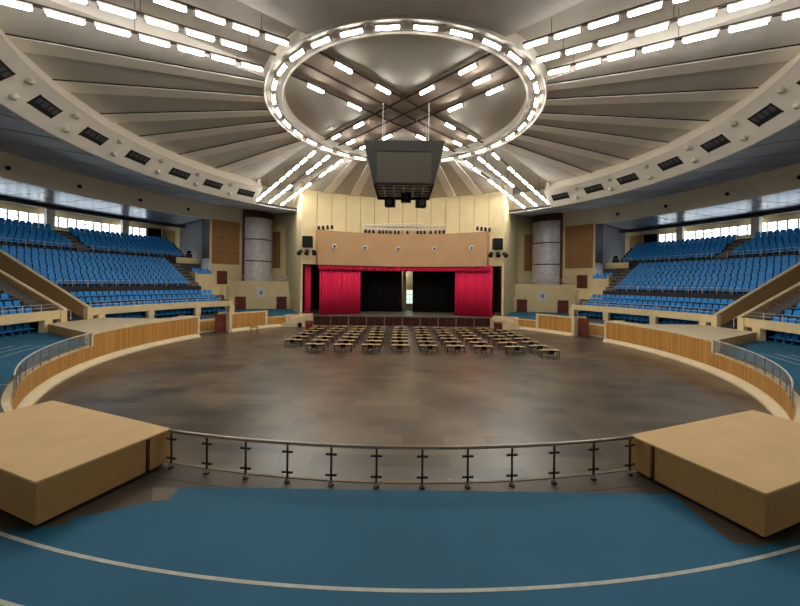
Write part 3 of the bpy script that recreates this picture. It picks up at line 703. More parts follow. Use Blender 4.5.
# ---------------------------------------------------------------- dome
ZSL = {0: .083, 180: .083, 90: .13, 270: .083}
def zd(r_, m_=0): return 23.45-ZSL[m_]*(r_-13.3)
dm = struct(empty('ceiling'), 'shallow grey dome of radial panels')
RIBS_S = [-25.6, -15.0, -4.0, 5.8, 16.4, 27.0]
RIBS_B = [61.0, 71.0, 80.8, 99.2, 109.0, 119.0]
RIBS_N = [270-29, 270-19, 270-9.2, 270+9.2, 270+19, 270+29]
BW = 3.35
TW = 3.4                                           # half width of the diagonal troughs
def sector(mid, ribs):
    r0, r1 = 13.15, 28.3
    def edge(e):                                   # trough edge seen from the sector axis, as plan points
        t = R(mid+45*e); c, s_ = cos(t), sin(t); nx, ny = (s_*e, -c*e)
        return [(c*sqrt(r_*r_-TW*TW)+nx*TW, s_*sqrt(r_*r_-TW*TW)+ny*TW) for r_ in (r0, 17.0, 21.0, r1)]
    def line(t): return [(cos(R(t))*r_, sin(R(t))*r_) for r_ in (r0, 17.0, 21.0, r1)]
    def inside(t, pts, e):                         # keep a rib line out of the trough
        out = []
        for (x, y), (ex, ey), r_ in zip(line(t), pts, (r0, 17.0, 21.0, r1)):
            lim = degrees(atan2(ey, ex)); d = (t-lim+180) % 360-180
            out.append((x, y) if d*e < 0 else (ex, ey))
        return out
    lo, hi = edge(-1), edge(1)
    lines = [lo]+[inside(t, hi, 1) if t > mid else inside(t, lo, -1) for t in ribs]+[hi]
    for A, B in zip(lines[:-1], lines[1:]):
        mb = MB(); N = 8; vs = []; rs = (r0, 17.0, 21.0, r1)
        for (ax, ay), (bx, by), r_ in zip(A, B, rs):
            ta, tb = atan2(ay, ax), atan2(by, bx); tb = ta+((tb-ta+pi) % (2*pi)-pi)
            for i in range(N+1):
                t = ta+(tb-ta)*i/N; vs.append((r_*cos(t), r_*sin(t), zd(r_, mid)))
        k = len(vs); vs += [(x, y, z+.12) for x, y, z in vs]; fs = []
        for j in range(3):
            for i in range(N):
                a = j*(N+1)+i; q = (a, a+1, a+N+2, a+N+1); fs += [q, tuple(v+k for v in q[::-1])]
        mb.add(vs, fs).obj('dome_panel', 'ceil_grey', dm)
    for t in ribs:
        c, s_ = cos(R(t)), sin(R(t)); tx, ty = -s_, c; hw = .8
        d = 45-abs((t-mid+180) % 360-180); rs_ = max(r0, (TW+.3)/sin(R(max(d, 5)))); re = 28.24
        def bar(w0, w1, d0, d1, name, mt):
            vs = []
            for r_ in (rs_, re):
                f_ = .58+.42*(r_-r0)/(r1-r0)
                for w_ in (w0, w1):
                    w_ = math.copysign(hw*f_+(abs(w_)-hw), w_)
                    for dd in (d0, d1): vs.append((r_*c+tx*w_, r_*s_+ty*w_, zd(r_, mid)+dd))
            MB().add(vs, [(0,1,3,2),(4,6,7,5),(0,4,5,1),(2,3,7,6),(0,2,6,4),(1,5,7,3)]).obj(name, mt, dm)
        bar(-hw, hw, -.13, .05, 'rib', 'ceil_rib')
        if abs(c) < .6: continue
        if c > 0: bar(-hw-.1, -hw, -.06, .02, 'rib_gap', 'gap_dark')
        else: bar(hw, hw+.1, -.06, .02, 'rib_gap', 'gap_dark')
sector(0, [TH(1, a) for a in RIBS_S]); sector(180, sorted(TH(-1, a) for a in RIBS_S))
sector(90, RIBS_B); sector(270, [])
# diagonal troughs: flatter dark ceilings with side walls
for q_, t in enumerate((45, 135, 225, 315)):
    c, s_ = cos(R(t)), sin(R(t)); tx, ty = -s_, c
    pts = [(13.0*c+tx*-5.6, 13.0*s_+ty*-5.6, 24.2), (34*c+tx*-5.6, 34*s_+ty*-5.6, 23.1), (34*c+tx*5.6, 34*s_+ty*5.6, 23.1), (13.0*c+tx*5.6, 13.0*s_+ty*5.6, 24.2)]
    to = struct(MB().quadprism(pts, (0,0,.2)).obj('ceiling_trough', 'trough'), 'brown flat strip of ceiling above a diagonal lamp row')
    for e in (-1, 1):
        ox, oy = tx*TW*e, ty*TW*e; ra, rb = 12.7, 29.5
        pts = [(c*r_+ox, s_*r_+oy, z) for r_, z in ((ra, zd(13.2)), (26.8, zd(27.0)), (rb, zd(27.0)-(.3 if t > 180 else 1.8)), (rb, 23.7), (ra, 24.4))]
        MB().quadprism(pts, (tx*.15*e, ty*.15*e, 0)).obj('trough_side', 'ceil_grey', to)
    pts = [(33.5*c-tx*6, 33.5*s_-ty*6, 19.4), (33.5*c+tx*6, 33.5*s_+ty*6, 19.4), (33.5*c+tx*6, 33.5*s_+ty*6, 24), (33.5*c-tx*6, 33.5*s_-ty*6, 24)]
    MB().quadprism(pts, (c*.2, s_*.2, 0)).obj('trough_end', 'white_paint', to)
# ring
rg = struct(MB().rev([(13.2, 23.36), (13.2, 24.4), (12.98, 24.4), (12.98, 23.9), (11.7, 23.95), (11.7, 24.6), (11.46, 24.6), (11.46, 23.56), (11.54, 23.50), (11.62, 23.56), (11.66, 23.60), (13.0, 23.46), (13.05, 23.36), (13.12, 23.30)], 0, 360, 96).obj('ceiling_ring', 'white_paint'), 'white ring carrying lamps at the centre of the dome')
for p_ in rg.data.polygons: p_.use_smooth = False
struct(MB().rev([(0.01, 24.15), (11.7, 24.15), (11.7, 24.35), (.01, 24.35)], 0, 360, 96).obj('ceiling_disc', 'inner_disc'), 'plain grey ceiling disc inside the ring')
# brown crossing strips on the disc
for t in (45, 135):
    c, s_ = cos(R(t)), sin(R(t)); tx, ty = -s_, c; zq = 24.10 if t == 45 else 24.07
    MB().quadprism([(-11*c+tx*-2.3, -11*s_+ty*-2.3, zq), (11*c+tx*-2.3, 11*s_+ty*-2.3, zq), (11*c+tx*2.3, 11*s_+ty*2.3, zq), (-11*c+tx*2.3, -11*s_+ty*2.3, zq)], (0,0,.05)).obj('ceiling_strip', 'strip_brown')['kind'] = 'structure'
# roof shell keeps daylight out
struct(MB().rev([(.01, 27.0), (59.4, 27.0), (59.4, 27.3), (.01, 27.3)], 0, 360, 64).obj('roof', 'ceil_grey'), 'closed roof above the dome')

# ================================================================ LAMPS
LB = MB().box(-.80, .80, -.17, .17, .03, .12).mesh('tube_lamp', 'lamp_body')
LT = MB().box(-.71, .71, -.10, .10, -.12, .03).mesh('tube', 'tube_glow')
LT2 = MB().box(-.73, .73, -.13, .13, -.03, .03).mesh('tube', 'tube_glow')
LC = MB().box(-.03, .03, -.13, .13, -.14, .13).mesh('end_cap', 'lamp_bracket')
def lamp(p, rz, tilt, label, group, tube=None):
    o = link('tube_lamp', LB, None, p); o.rotation_euler = (0, tilt, rz)
    link('tube', tube or LT, o); link('end_cap', LC, o, (-.81, 0, 0)); link('end_cap', LC, o, (.81, 0, 0)); tag(o, label, 'lamp', group); return o
brk = MB().cyl((0,0,.1), (0,0,-.06), .32, .28, 14).mesh('ring_bracket', 'lamp_bracket', False)
for i in range(32):
    t = 11.25*(i+.5)+90
    p = (12.36*cos(R(t)), 12.36*sin(R(t)), 23.33)
    if i < 16: lb = f'tube lamp in the white ceiling ring, {nth(i+1)} counted leftward from the stage end'
    else: lb = f'tube lamp in the white ceiling ring, {nth(32-i)} counted rightward from the stage end'
    lamp(p, R(t+90), 0, lb, 'lamps of the ceiling ring', LT2)
    t2 = 11.25*i+90
    b_ = link('ring_bracket', brk, rg, (12.36*cos(R(t2)), 12.36*sin(R(t2)), 23.5))
# tracks
ZT = 23.6
OFF = 2.05
names_q = {225: 'camera-side left', 315: 'camera-side right', 135: 'stage-side left', 45: 'stage-side right'}
QL = {225: 'left-side front', 315: 'right-side front', 135: 'left-side stage', 45: 'right-side stage'}
def zo(r_): return 22.98-.185*(r_-14.4)
# inside the ring
for t, tn in ((45, 'rising toward the right-side stage corner'), (135, 'rising toward the left-side stage corner')):
    c, s_ = cos(R(t)), sin(R(t)); tx, ty = -s_, c
    for j, o in enumerate((-OFF, 0, OFF)):
        cen = (tx*o, ty*o, ZT); ln = sqrt(11.6**2-o*o)
        mt_ = {-1: 'outer', 0: 'middle', 1: 'inner'}[j-1] if False else ('first', 'middle', 'last')[j]
        zt_ = .13 if t == 45 else .24
        tr = MB().obox((tx*o, ty*o), R(t), 2*ln, .16, ZT+zt_, ZT+zt_+.1).obj('lamp_track', 'track_metal')
        tag(tr, f'dark {mt_} lamp track crossing the ring {tn[7:]}', 'track', 'tracks inside the ring')
        for hx in (-8, -2.5, 2.5, 8):
            MB().obox((tx*o+c*hx, ty*o+s_*hx), R(t), .04, .04, ZT+.2, 24.1).obj('hanger', 'track_metal', tr)
        al = (-8.9, 8.9) if o == 0 else (-8.9, -4.75, 4.75, 8.9)
        for a in al:
            if o == 0 and t == 45 and a < 0: continue      # unlit, empty place
            # t=45 points to the right-side stage corner; a<0 is the left-side front end
            where = {(45, 1): QL[45], (45, -1): QL[225], (135, 1): QL[135], (135, -1): QL[315]}[(t, 1 if a > 0 else -1)]
            lamp((tx*o+c*a, ty*o+s_*a, ZT), R(t), 0, f'tube lamp inside the ring, {"outer" if abs(a)>6 else "inner"} place on the {mt_} track, {where} arm', 'lamps inside the ring')
# outside the ring
MISS = {(225, 0, 0), (135, 0, 3), (135, 0, 4), (135, -1, 3), (45, -1, 1), (45, 0, 5), (45, 1, 2)}
for t in (45, 135, 225, 315):
    c, s_ = cos(R(t)), sin(R(t)); tx, ty = -s_, c
    for j in (-1, 0, 1):
        o = j*OFF; nl = 9 if t < 180 else 8
        r0, r1 = 13.4, 14.3+2.0*(nl-1)+1.1
        pts = [(c*r_+tx*o-tx*.08, s_*r_+ty*o-ty*.08, zo(r_)+d) for r_, d in ((r0, .14), (r1, .14), (r1, .28), (r0, .28))]
        tr = MB().quadprism(pts, (tx*.16, ty*.16, 0))
        mt_ = ('first', 'middle', 'last')[j+1]
        tro = tag(tr.obj('lamp_track', 'track_metal'), f'dark {mt_} lamp track outside the ring on the {QL[t]} arm', 'track', 'tracks outside the ring')
        for r_ in (15.3, 21.3, 27.3):
            MB().obox((c*r_+tx*o, s_*r_+ty*o), R(t), .03, .03, zo(r_)+.25, 24.2-.0524*(r_-13)).obj('hanger', 'track_metal', tro)
        for k in range(nl):
            if (t, j, k) in MISS: continue
            r_ = 14.3+2.0*k
            lamp((c*r_+tx*o, s_*r_+ty*o, zo(r_)), R(t), math.atan(.185), f'tube lamp {nth(k+1)} out from the ring, {mt_} track of the {QL[t]} arm', 'lamps of the diagonal arms')

# ================================================================ HANGING SCREEN CUBE
CX, CY = -.02, -.8
cube = tag(empty('hanging_screen', (CX, CY, 15.8)), 'grey inverted-pyramid screen housing hanging below the ceiling ring', 'screen')
bt, tp, H = 2.66, 3.55, 3.6
cor = [(-1,-1), (1,-1), (1,1), (-1,1)]
for i in range(4):
    a, b_ = cor[i], cor[(i+1) % 4]
    pts = [(a[0]*bt, a[1]*bt, 0), (b_[0]*bt, b_[1]*bt, 0), (b_[0]*tp, b_[1]*tp, H), (a[0]*tp, a[1]*tp, H)]
    n_ = Vector((a[0]+b_[0], a[1]+b_[1], 0))*.03
    MB().quadprism(pts, (-n_.x, -n_.y, 0)).obj('side_panel', 'frame_grey', cube)
    # screen and head board, proud of the panel
    def face(u, h, out):
        w_ = bt+(tp-bt)*h/H; mx_, my_ = (a[0]+b_[0])/2, (a[1]+b_[1])/2; dx, dy = (b_[0]-a[0])/2, (b_[1]-a[1])/2
        return (mx_*(w_+out)+dx*u, my_*(w_+out)+dy*u, h)
    for nme, mt_, u, h0, h1, ou in (('screen', 'screen_grey', 2.42, .12, 2.62, .05), ('head_board', 'frame_grey', 2.42, 2.72, 3.55, .05)):
        pts = [face(-u, h0, ou), face(u, h0, ou), face(u, h1, ou), face(-u, h1, ou)]
        MB().quadprism(pts, (-(a[0]+b_[0])/2*.06, -(a[1]+b_[1])/2*.06, 0)).obj(nme, mt_, cube)
    for u in (-2.5, 2.5):
        pts = [face(u-.05, .05, .07), face(u+.05, .05, .07), face(u+.05, 3.55, .07), face(u-.05, 3.55, .07)]
        MB().quadprism(pts, (-(a[0]+b_[0])/2*.08, -(a[1]+b_[1])/2*.08, 0)).obj('edge_bar', 'frame_grey', cube)
MB().prism([(-tp,-tp),(tp,-tp),(tp,tp),(-tp,tp)], H-.05, H).obj('top_cover', 'frame_grey', cube)
fr = MB()
for e in (-1, 1):
    fr.box(e*bt-.07, e*bt+.07, -bt, bt, -.1, .06); fr.box(-bt, bt, e*bt-.07, e*bt+.07, -.1, .06)
fr.obj('bottom_frame', 'black', cube)
gr = MB()
for k in range(-2, 3): gr.tube([(-bt+.1, k*.95, .12), (bt-.1, k*.95, .12)], .07, 5); gr.tube([(k*.95, -bt+.1, .2), (k*.95, bt-.1, .2)], .07, 5)
gr.obj('truss_grid', 'truss_silver', cube)
MB().prism([(-bt,-bt),(bt,-bt),(bt,bt),(-bt,bt)], .9, .95).obj('inner_cover', 'gap_dark', cube)
for x, y in ((-2.0, -1.8), (2.25, -1.8), (-2.0, 1.8), (2.25, 1.8)):
    MB().cyl((x, y, H-.05), (x, y, 23.66-15.8), .035, n=6).obj('cable', 'rail_white', cube)
for i, (x, y, z) in enumerate(((-1.35, .9, 14.55), (.25, .5, 14.95), (1.75, .8, 14.5))):
    s_ = tag(empty('hanging_loudspeaker', (CX+x, CY+y, z), (-.15, 0, .15)[i]), f'{("first", "middle", "last")[i]} black loudspeaker from the left-side column, slung below the hanging screen', 'loudspeaker', 'loudspeakers below the screen')
    MB().box(-.5, .5, -.35, .4, 0, .82).obj('cabinet', 'black', s_, bevel=.05); MB().cyl((0,-.33,.42), (0,-.38,.42), .3, n=14).obj('cone', 'beam_dark', s_)
    MB().box(-.04, .04, -.04, .04, .8, 15.69-z).obj('bracket', 'black', s_)

# ================================================================ STAGE
SY = 20.9; SZ = 1.5
st = MB().prism([(-14.4, SY+.1), (14.6, SY+.1), (17.5, 24), (17.5, 37), (-17.5, 37), (-17.5, 24)], SZ-.2, SZ).obj('floor_stage', 'stage_floor'); struct(st, 'grey stage floor')
MB().box(-14.5, 14.7, SY-.06, SY+.2, SZ-.09, SZ+.03).obj('stage_edge', 'concrete', st)
sfw = struct(MB().box(-14.4, 14.6, SY+.12, SY+.3, 0, SZ-.1).obj('wall_stage_front', 'maroon_dark'), 'dark red panelled front of the stage')
npn = 20
for i in range(npn):
    x0 = -14.4+29.0*i/npn
    MB().box(x0+.07, x0+1.38, SY+.05, SY+.14, .1, SZ-.18).obj('front_panel', 'maroon_dark', sfw)
for i in range(npn+1):
    x0 = -14.4+29.0*i/npn; MB().box(x0-.05, x0+.05, SY, SY+.16, 0, SZ-.1).obj('front_post', 'post_pink' if i % 2 == 0 else 'maroon', sfw)
# curved pelmet with port lights
PR = 24.6; PZ0, PZ1 = 9.74, 15.35
pel = struct(MB().rev([(PR, PZ0), (PR, PZ1), (PR+1.15, PZ1), (PR+1.15, PZ0)], 56.6, 123.4, 34).obj('wall_pelmet', 'pelmet'), 'tan curved pelmet over the stage')
for i, (px, py) in enumerate(((333.8,246.5),(364.5,248),(398,249),(434,249),(471.5,248))):
    th = [0]
    u = (px-PCX)/FPX
    # meet the pelmet arc
    A_ = u*u+1; B_ = 2*(CAMX*u+CAMY); C_ = CAMX**2+CAMY**2-(PR-.03)**2; tt = (-B_+sqrt(B_*B_-4*A_*C_))/(2*A_)
    p = (CAMX+u*tt, CAMY+tt, CAMZ+((PCY+(px-PCX)*ROLL)-py)/FPX*tt)
    a = atan2(p[1], p[0])
    pl = tag(empty('port_light', p, a+pi), f'white ringed round light on the tan pelmet, {nth(i+1)} counted rightward', 'light', 'round lights on the pelmet')
    MB().rev([(.17, .0), (.17, .1), (.27, .16), (.44, .12), (.46, .0)], 0, 360, 20).obj('rim', 'rail_white', pl, True).rotation_euler = (0, R(90), 0)
    MB().cyl((-.02,0,0), (.13,0,0), .19, n=14).obj('lens', 'black', pl)
# drum wall above the stage, in panels
dw = struct(MB().rev([(25.95, 9.8), (25.95, 23.0), (26.3, 23.0), (26.3, 9.8)], 51.5, 128.5, 40).obj('wall_drum', 'gap_dark'), 'cream panelled wall above the stage')
for i in range(14):
    a0 = 51.5+5.5*i
    MB().rev([(25.8, 9.8), (25.8, 23.0), (25.98, 23.0), (25.98, 9.8)], a0+.07, a0+5.43, 3).obj('wall_panel', 'cream', dw)
for sd, nm in SIDES:
    E1 = P2(sd, 51.6, 25.85); x1 = sd*16.2
    fl = MB(); E2 = (sd*22.9, 33.6)
    fl.seg(E1, (sd*19.0, 26.2), .3, BL, 22.8); fl.seg((sd*19.0, 26.2), E2, .3, BL, 22.8); fl = struct(fl.obj('wall_flank_'+nm, 'cream'), 'cream flank wall beside the stage')
    E3 = (sd*26.6, 35.6); E4 = (sd*33, 38)
    bk = MB(); bk.seg(E2, E3, .3, BL, 22.8); bk.seg(E3, E4, .3, BL, 22.8); bk = struct(bk.obj('wall_back_'+nm, 'cream'), 'cream back wall behind the grey column')
    d2 = Vector((E3[0]-E2[0], E3[1]-E2[1])); L0 = Vector(E2)
    def on(a, b, c_, d_, t0, t1, z0, z1, off, name, mt_, par):
        A2 = Vector((a, b)); D2 = Vector((c_-a, d_-b)); nn = Vector((-D2.y, D2.x)).normalized()
        if nn.dot(Vector((-A2.x, -A2.y))) < 0: nn = -nn
        pa, pb = A2+D2*t0+nn*off, A2+D2*t1+nn*off
        return MB().seg(pa, pb, .1, z0, z1).obj(name, mt_, par)
    for k in range(2): on(*E2, *E3, .40+.30*k, .68+.30*k, 9.6, 17.0, .2, 'acoustic_panel', 'wood_panel_brown', bk)
    on(19.0*sd, 26.2, *E2, .80, .97, 11.2, 17.2, .2, 'acoustic_panel', 'wood_panel_brown', fl)
    # column with curved cladding
    cc = (sd*28.9, 33.4)
    co = struct(empty('column_'+nm, (*cc, 5.5)), 'round dark column clad in three grey curved panels')
    MB().cyl((0,0,-3.7), (0,0,16.6), 2.75, n=40).obj('shaft', 'shaft_brown', co, True)
    base = degrees(atan2(-cc[1]-34, -cc[0]))-sd*32
    for z0, z1 in ((-3.6, 5.2), (5.4, 9.35), (9.55, 13.6)):
        MB().rev([(2.7, z0), (2.7, z1), (3.0, z1), (3.0, z0)], base-75, base+75, 24).obj('cladding_panel', 'clad_grey', co)
    for z in (5.3, 9.45): MB().rev([(2.68, z-.1), (2.68, z+.1), (2.85, z+.1), (2.85, z-.1)], base-75, base+75, 24).obj('cladding_gap', 'black', co)
    # lower wall, ledge and its railing
    W1 = (sd*31.6, 28.0); W2 = (sd*20.6, 31.2)
    lw = MB().seg(W1, W2, .3, BL, 6.85)
    lw = struct(lw.obj('wall_lower_'+nm, 'cream'), 'cream wall below the grey column')
    on(*W1, *W2, -.02, 1.02, 6.85, 6.95, -.02, 'parapet_cap', 'cream_trim', lw)
    W0 = P2(sd, 37.2, 37.0); lw2 = struct(MB().seg(W0, W1, .3, BL, 6.0).obj('wall_link_'+nm, 'cream'))
    lf = struct(MB().prism([W1, W2, E2, E4, P2(sd, 48, 44)], 5.4, 5.75).obj('floor_ledge_'+nm, 'concrete'))
    mid = ((W1[0]+W2[0])/2, (W1[1]+W2[1])/2)
    rl_ = tag(empty('ledge_railing', (*mid, 6.95)), f'thin pale railing on the ledge below the {nm}-side grey column', 'railing', 'ledge railings')
    D_ = Vector((W2[0]-W1[0], W2[1]-W1[1]))
    for h in (.55, .95): MB().tube([(-D_.x/2, -D_.y/2, h), (D_.x/2, D_.y/2, h)], .055, 5).obj('bar', 'rail_white', rl_)
    for k in range(9):
        p = D_*(k/8-.5); MB().box(p.x-.03, p.x+.03, p.y-.05, p.y+.05, 0, .95).obj('post', 'rail_white', rl_)
    # doors in the lower wall
    for k, (t0, t1) in enumerate(((.10, .26), (.72, .88))):
        dn = struct(empty(f'door_{5+k+(2 if sd > 0 else 0)}'), 'dark red door in the cream lower wall')
        on(*W1, *W2, t0, t1, BL, BL+2.3, .2, 'door_leaf', 'maroon', dn); on(*W1, *W2, t0+.012, t0+.02, BL+1, BL+1.3, .28, 'door_handle', 'steel', dn)
        sg = on(*W1, *W2, t0+.05, t1-.05, BL+2.55, BL+2.85, .2, 'exit_sign', 'poster', None)
        tag(sg, f'small white sign over the dark red door {"beside the stand" if k == 0 else "beside the stage"}, {nm}-side', 'sign', 'signs over the doors')
    # poster with emblem
    o_ = on(*W1, *W2, .42, .55, 3.75, 5.75, .22, 'banner', 'poster', None); tag(o_, f'white square banner with a grey emblem on the {nm}-side cream wall', 'banner', 'emblem banners')
    A2 = Vector(W1); D2 = Vector(W2)-A2; nn = Vector((-D2.y, D2.x)).normalized(); nn = nn if nn.dot(-A2) > 0 else -nn
    c_ = A2+D2*.485+nn*.28; ux = D2.normalized()
    sh = [(-.3,.3),(.3,.3),(.3,-.15),(.17,-.4),(0,-.5),(-.17,-.4),(-.3,-.15)]
    MB().quadprism([(c_.x+ux.x*a, c_.y+ux.y*a, 4.85+b) for a, b in sh], (nn.x*.02, nn.y*.02, 0)).obj('emblem', 'emblem', o_)
    # pale opening beside the stage
    pb = struct(MB().seg((sd*16.6, 29.5), (sd*21.0, 29.2), .2, BL, 4.9).obj('wall_passage_'+nm, 'cream'))
    on(sd*16.6, 29.5, sd*21.0, 29.2, .05, .45, BL, 4.2, .15, 'dark_opening', 'black', pb)
    # steps up to the stage
    stp = struct(empty('floor_steps_'+nm), 'cream steps at the side of the stage')
    for k in range(9):
        x0 = sd*(18.7-.5*k); x1 = sd*(18.7-.5*(k+1)); MB().box(min(x0, x1), max(x0, x1), 18.2, 20.6, 0, .165*(k+1)).obj('step', 'cream_trim', stp)
    pts = [(sd*19.0, 18.1, 0), (sd*14.2, 18.1, 0), (sd*14.2, 18.1, 2.0), (sd*18.6, 18.1, .45)]
    MB().quadprism(pts, (0, -.12, 0)).obj('stringer', 'cream_trim', stp)
    h = tag(empty('stage_handrail', (sd*16.6, 18.1, .2)), f'slanting handrail of the {nm}-side stage steps', 'handrail', 'stage handrails')
    MB().tube([(sd*2.3, 0, .75), (-sd*2.3, 0, 2.35)], .045, 6).obj('bar', 'wood_panel_brown', h)
    for k in range(4): MB().box(sd*(2.2-1.45*k)-.03, sd*(2.2-1.45*k)+.03, -.03, .03, .1, .8+.5*k).obj('post', 'wood_panel_brown', h)
    # lectern on the floor by the stage corner
    lx, ly = (-13.2, 14.6) if sd < 0 else (14.0, 15.4)
    le = tag(empty('lectern', (lx, ly, 0)), f'brown wooden lectern on the floor by the {nm}-side stage steps', 'lectern', 'brown lecterns')
    MB().box(-.55, .55, -.3, .3, .0, 1.1).obj('body', 'maroon' if sd > 0 else 'wood_panel_brown', le, bevel=.02)
    MB().quadprism([(-.62, -.38, 1.1), (.62, -.38, 1.1), (.62, .36, 1.3), (-.62, .36, 1.3)], (0,0,.05)).obj('slope_top', 'maroon', le)
    MB().box(-.45, .45, -.33, -.29, .15, .95).obj('front_panel', 'maroon', le)
    # loudspeaker and lamps on the flank corner
    lc = (sd*15.0, 19.6)
    s_ = tag(empty('wall_loudspeaker', (*lc, 12.35)), f'black loudspeaker box on the {nm}-side corner beside the pelmet', 'loudspeaker', 'corner loudspeakers')
    MB().box(-.72, .72, -.5, .5, 0, 1.75).obj('cabinet', 'black', s_, bevel=.05); MB().box(-.55, .55, -.54, -.5, .2, 1.6).obj('grille', 'black', s_)
    MB().box(-.1, .1, .4, 1.6, .7, .9).obj('bracket', 'truss_silver', s_)
    fr_ = tag(empty('lamp_bar', (*lc, 12.0)), f'pale bar holding spotlights under the {nm}-side corner loudspeaker', 'bar', 'spotlight bars')
    MB().cyl((-1.35,0,0), (1.35,0,0), .06, n=6).obj('bar', 'truss_silver', fr_); MB().cyl((0,0,0), (0,0,.4), .05, n=6).obj('hanger', 'truss_silver', fr_)
    for k in range(3):
        sp2 = tag(empty('spotlight', (lc[0]-1.0+1.0*k, lc[1]-.05, 11.9)), f'{("first", "middle", "last")[k]} spotlight from the left-side end, under the {nm}-side corner loudspeaker', 'spotlight', 'corner spotlights')
        MB().cyl((0,0,-.1), ((k-1)*.25, -.45, -.62), .30, .36, 12).obj('can', 'black', sp2); MB().cyl((0,.02,0), (0,.02,-.2), .06, n=6).obj('yoke', 'truss_silver', sp2)

# spotlights on the pelmet top
can = MB().cyl((0,0,0), (0,-.28,-.55), .17, .21, 10).mesh('can', 'black'); yok = MB().box(-.2, .2, -.03, .03, -.12, .16).mesh('yoke', 'truss_silver')
def arcp(px, dr, z):
    u = (px-PCX)/FPX; rr = PR+dr
    A_ = u*u+1; B_ = 2*(CAMX*u+CAMY); C_ = CAMX**2+CAMY**2-rr**2; tt = (-B_+sqrt(B_*B_-4*A_*C_))/(2*A_)
    return (CAMX+u*tt, CAMY+tt, z)
tr = tag(empty('lighting_truss', (0, PR+.3, PZ1+.01)), 'pale lighting truss standing on the middle of the tan pelmet', 'truss')
for z in (.85, 1.45): MB().tube([(q[0], q[1]-PR-.3, z) for q in [arcp(363+83*i/12, .3, 0) for i in range(13)]], .11, 5).obj('chord', 'truss_silver', tr)
for i in range(13):
    q = arcp(363+83*i/12, .3, 0); MB().box(q[0]-.04, q[0]+.04, q[1]-PR-.34, q[1]-PR-.26, 0 if i % 3 == 0 else .85, 1.45).obj('upright', 'truss_silver', tr)
MB().tube([(q[0], q[1]-PR-.3, 1.75) for q in [arcp(382+40*i/6, .3, 0) for i in range(7)]], .10, 5).obj('top_tube', 'band_beige', tr)
for i, px in enumerate((365, 369, 373, 379, 382.5, 386, 390, 394.5, 398, 407, 417, 420.5, 424, 430, 435, 439, 443)):
    p = arcp(px, .3, PZ1+.56)
    s_ = tag(empty('spotlight', p), f'small black spotlight on the pelmet truss, {nth(i+1)} counted rightward', 'spotlight', 'spotlights on the truss'); link('can', can, s_); link('yoke', yok, s_)
for sd, nm in SIDES:
    for i in range(4):
        px = 318+4.4*i if sd < 0 else 477+4.0*i
        p = arcp(px, .25, PZ1+.55+(.12*i if sd < 0 else .36-.12*i))
        s_ = tag(empty('spotlight', p, -.4*sd), f'spotlight at the {nm}-side end of the pelmet top, {nth(i+1)} counted rightward', 'spotlight', 'spotlights at the pelmet ends')
        link('can', can, s_); link('yoke', yok, s_); MB().box(-.03, .03, -.03, .03, PZ1-p[2], .1).obj('stem', 'truss_silver', s_)

# curtains
def drape(name, pts_fn, n_, z0, z1, mt_, amp, waves, thick=.05):
    mb = MB(); fr_, bk_ = [], []
    vs = []
    for i in range(n_+1):
        u = i/n_; (x, y), (nx, ny) = pts_fn(u); o = amp*sin(u*waves*2*pi)+amp*.4*sin(u*waves*4.7+1)
        for z, sc in ((z0, 1.15), ((z0+z1)/2, 1.0), (z1, .75)):
            vs.append((x+nx*o*sc, y+ny*o*sc, z))
        for z, sc in ((z0, 1.15), ((z0+z1)/2, 1.0), (z1, .75)):
            vs.append((x+nx*(o*sc-thick), y+ny*(o*sc-thick), z))
    fs = []
    for i in range(n_):
        a, b = i*6, i*6+6
        fs += [(a, b, b+1, a+1), (a+1, b+1, b+2, a+2), (a+3, a+4, b+4, b+3), (a+4, a+5, b+5, b+4), (a+2, b+2, b+5, a+5), (a, a+3, b+3, b)]
    fs += [(0, 1, 4, 3), (1, 2, 5, 4)]; e = n_*6; fs += [(e, e+3, e+4, e+1), (e+1, e+4, e+5, e+2)]
    return mb.add(vs, fs).obj(name, mt_, None, True)
def arc_fn(px0, px1, dr):
    a, b = arcp(px0, dr, 0), arcp(px1, dr, 0); ta, tb = atan2(a[1], a[0]), atan2(b[1], b[0]); rr = PR+dr
    return lambda u: ((rr*cos(ta+(tb-ta)*u), rr*sin(ta+(tb-ta)*u)), (-cos(ta+(tb-ta)*u), -sin(ta+(tb-ta)*u)))
tag(drape('stage_curtain', arc_fn(319.5, 360.5, .75), 130, SZ+.02, 9.9, 'curtain_red', .13, 16), 'red stage curtain drawn to the side near the left-side column', 'curtain', 'red stage curtains')
tag(drape('stage_curtain', arc_fn(455, 492.5, .75), 130, SZ+.02, 9.9, 'curtain_red', .13, 15), 'red stage curtain drawn to the side near the right-side column', 'curtain', 'red stage curtains')
tag(drape('stage_valance', arc_fn(318, 489.5, .35), 300, 8.95, 9.9, 'curtain_red', .10, 60), 'narrow red gathered valance along the lower edge of the pelmet', 'valance')
tag(drape('side_curtain', lambda u: ((-15.9+.9*u, 21.6+.3*u), (0, -1)), 30, SZ+.02, 9.75, 'curtain_red', .08, 4), 'narrow strip of red curtain at the far left-side edge of the stage', 'curtain', 'red stage curtains')
tag(drape('back_drape', lambda u: ((-13.0+13.0*u, 29.6), (0, -1)), 120, SZ+.02, 10.3, 'drape_black', .12, 14), 'black backdrop drape behind the stage, beside the left-side red curtain', 'drape', 'black stage drapes')
tag(drape('back_drape', lambda u: ((2.0+11.0*u, 29.6), (0, -1)), 120, SZ+.02, 10.3, 'drape_black', .12, 14), 'black backdrop drape behind the stage, beside the right-side red curtain', 'drape', 'black stage drapes')
